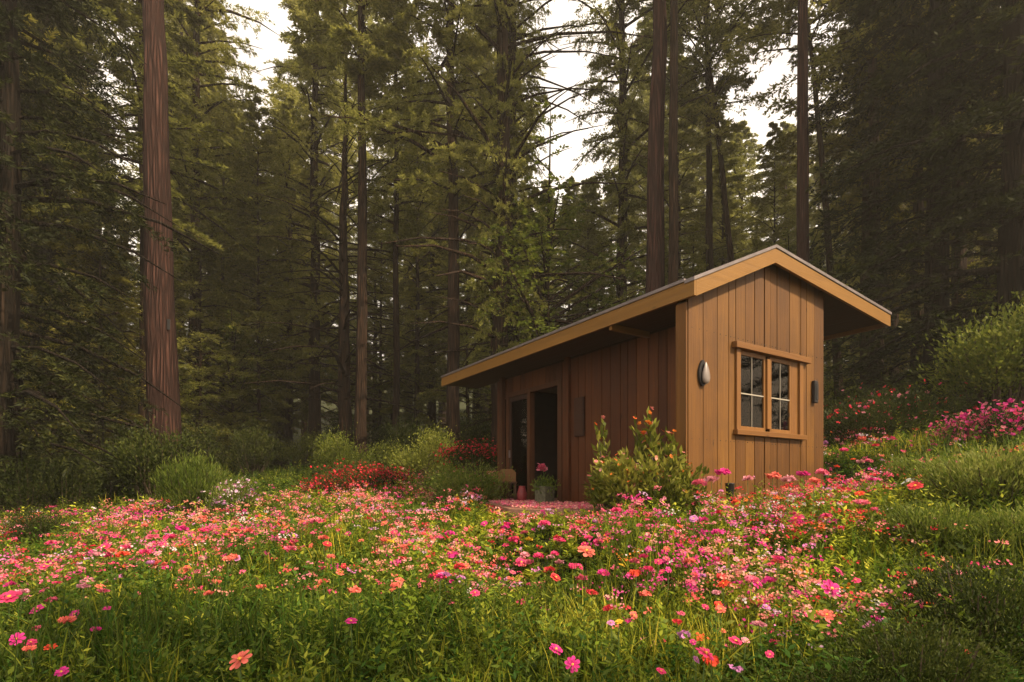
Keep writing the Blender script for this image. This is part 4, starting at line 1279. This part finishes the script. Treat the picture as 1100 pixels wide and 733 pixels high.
def cluster_mesh(col_name, j):
    key = (col_name, j)
    if key not in CLUST:
        g = np.random.default_rng(500 + j)
        n = 26
        p = unit(g.normal(0, 1, (n, 3))) * np.array([1, 1, .55]) * g.uniform(.5, 1, (n, 1)) * 0.8
        p[:, 2] = np.abs(p[:, 2])
        CLUST[key] = florets(p, 0.34, [FC[col_name]], g)
    return CLUST[key]

PICK = np.random.default_rng(8)
def flower(px, py, size, colour, label, group=None, umbel=False, hs=None):
    """a flower whose bloom is seen at px, py: it stands where the line of sight meets the flower tops"""
    hs = hs or PICK.uniform(0.30, 0.50)
    Ys = np.linspace(1.7, 22, 800)
    x = (px - HX) / F * Ys
    top = ground(x, Ys) + hs * low_strip(x, Ys)
    ray = EYE - (py - HY) / F * Ys
    i = np.argmax(top >= ray)
    if top[i] < ray[i] or i == 0:
        return None
    Y = Ys[i]; x = x[i]
    a, t = inside_cabin(np.array([x]), np.array([Y]))
    if a[0] or t[0]:
        return None
    rad = size * 0.5 * Y / F
    nm = 'phlox_flower' if umbel else 'meadow_flower'
    r = thing(nm, label, 'flower', (x, Y, float(top[i])), PICK.uniform(0, 6.28), group)
    j = int(PICK.integers(3))
    tiltx, tilty = PICK.normal(0.45, .25), PICK.normal(0, .3)
    sm, lm = STEMS[int(PICK.integers(4))]
    hd_ = link('petals' if not umbel else 'flower_head', BLOOMS[colour][j] if not umbel else cluster_mesh(colour, j), r)
    hd_.scale = (rad, rad, rad)
    if not umbel:
        hd_.rotation_euler = (tiltx, tilty, 0)
        r.rotation_euler = (0, 0, PICK.normal(0, .5))
        e = link('flower_center', EYE_ME, r); e.scale = (rad, rad, rad); e.rotation_euler = (tiltx, tilty, 0)
    zs = hs * float(low_strip(x, Y)) / 0.42
    for q in (link('stem', sm, r), link('leaf', lm, r)):
        q.scale = (1, 1, zs)
    return r
named = [
    (855, 558, 17, 'hot pink', 'round hot pink bloom just below and left of the cabin corner end'),
    (893, 634, 22, 'magenta', 'large magenta bloom above the pair of pink poppies'),
    (872, 664, 17, 'hot pink', 'left bloom of the touching pink poppy pair low in the meadow'),
    (888, 662, 16, 'coral', 'right bloom of the touching pink poppy pair low in the meadow'),
    (818, 648, 19, 'magenta', 'magenta bloom left of the pink poppy pair'),
    (813, 628, 15, 'magenta', 'small magenta bloom just above the magenta one left of the poppy pair'),
    (790, 689, 16, 'hot pink', 'bright pink bloom below the magenta one, left of the poppy pair'),
    (758, 703, 22, 'hot pink', 'wide hot pink bloom near the bottom edge, left of the poppies'),
    (777, 628, 13, 'orange red', 'orange red bloom amid pink ones, left of the magenta pair'),
    (615, 716, 17, 'magenta', 'magenta bloom at the bottom edge below a similar smaller one'),
    (597, 698, 15, 'magenta', 'smaller magenta bloom just above another at the bottom edge'),
    (473, 618, 15, 'red', 'flat red bloom alone in the green in the middle foreground'),
    (597, 621, 13, 'red', 'small upright red bloom in the green below the terrace'),
    (560, 605, 13, 'hot pink', 'pink red bloom up and left of the small upright red one'),
    (377, 668, 13, 'magenta', 'lone magenta bloom deep in the green foreground'),
    (258, 709, 26, 'coral', 'wide coral bloom over a blue grey leaf at the bottom edge'),
    (112, 588, 14, 'hot pink', 'bright pink bloom in the left part of the meadow'),
    (10, 642, 20, 'hot pink', 'large pink bloom cut by the left edge'),
    (40, 655, 15, 'magenta', 'wide magenta bloom right of the one cut by the left edge'),
    (18, 688, 15, 'magenta', 'magenta bloom low at the left edge'),
    (33, 692, 12, 'hot pink', 'pink bloom right of the magenta one low at the left edge'),
    (54, 696, 12, 'orange red', 'small orange red bloom in the lower left corner'),
    (66, 722, 13, 'magenta', 'magenta bloom lowest in the lower left corner'),
    (983, 523, 15, 'red', 'bright red bloom on the bank below the pink azaleas'),
    (923, 531, 10, 'orange red', 'small orange red bloom left of the bright red one on the bank'),
    (1038, 702, 11, 'red', 'lone small red bloom in the dark lower right bushes'),
    (901, 614, 13, 'magenta', 'small magenta bloom above the large magenta one'),
    (919, 624, 11, 'hot pink', 'small pink bloom right of the large magenta one'),
    (630, 593, 20, 'coral', 'broad coral bloom below the terrace'),
    (745, 558, 10, 'lilac', 'small lilac bloom before the cabin corner'),
    (774, 655, 12, 'coral', 'coral bloom above the bright pink one, left of the poppies'),
    (668, 608, 9, 'yellow', 'small yellow bloom in the green before the lush shrub'),
    (665, 669, 9, 'yellow', 'small yellow bloom low in the middle foreground'),
    (681, 662, 10, 'coral', 'small coral bloom right of the low yellow one'),
]
for a in named:
    flower(*a)
stakes = at(242, 3.3)
# blades of blue grey leaf at the bottom edge, pale scrap on the bank
gl = MB().tube([(0, 0, 0), (0.05, 0.01, 0.22), (0.14, 0.02, 0.31)], [0.012, 0.016, 0.002], 6)
o = gl.build('grey_leaf', M['greyleaf'], None, True, loc=at(232, 3.05)); tag(o, 'single blue grey blade rising below the wide coral bloom', 'leaf')
m = MB().add([(0, 0, 0), (.09, .01, .03), (.15, 0, .06), (.05, -.03, .05), (.07, .0, .06)], [(0, 1, 4, 3), (1, 2, 4)])
o = m.build('pale_leaf', M['paper'], None, loc=at(968, 5.6, 0.46)); sd = o.modifiers.new('t', 'SOLIDIFY'); sd.thickness = 0.004
tag(o, 'single pale dried leaf lying on the green bank', 'leaf')

# many more, placed by drifts
fz = [(-1e9, 200, 'in the shaded left meadow'), (200, 430, 'in the peach drift below the feathery shrub'), (430, 640, 'in the drift before the terrace'),
      (640, 780, 'in the drift before the lush shrub'), (780, 900, 'in the drift before the end wall'), (900, 1e9, 'on the bank right of the cabin')]
cnt = 0
tries = 0
while cnt < 235 and tries < 900:
    tries += 1
    px = PICK.uniform(0, 1060)
    lo, hi = (555, 640) if px < 640 else (535, 725) if px < 860 else (470, 560)
    if px < 130: lo, hi = 575, 700
    py = PICK.uniform(lo, hi) if PICK.uniform() < .8 else PICK.uniform(lo, (lo + hi) / 2)
    if px > 940 and py > 470 + (1100 - px) * 0.45: continue
    um = PICK.uniform() < 0.68
    cn = list(FC)[int(PICK.choice(9, p=[.2, .24, .08, .1, .12, .04, .06, .01, .15]))]
    if px < 430 and px > 180 and PICK.uniform() < .6: cn = 'coral'
    size = (PICK.uniform(10, 19) if um else PICK.uniform(6.5, 11)) * (0.75 + 0.5 * (py - 530) / 200)
    zt = next(t for a, b, t in fz if a <= px < b)
    depth = 'front' if py > 620 else 'middle' if py > 580 else 'back'
    if flower(px, py, size, cn, '%s %s, %s row %s' % (cn, 'phlox head' if um else 'open bloom', depth, zt), 'flowers of the meadow', um):
        cnt += 1
# phlox heads along the foot of the end wall
for k in range(13):
    px = 750 + k * 11 + PICK.uniform(-4, 4)
    flower(px, 512 + PICK.uniform(-9, 9), PICK.uniform(14, 19), ['pink', 'pale pink', 'magenta', 'coral'][k % 4],
           '%s phlox head at the foot of the end wall' % ['pink', 'pale pink', 'magenta', 'coral'][k % 4], 'phlox at the end wall', True, hs=PICK.uniform(.55, .72))
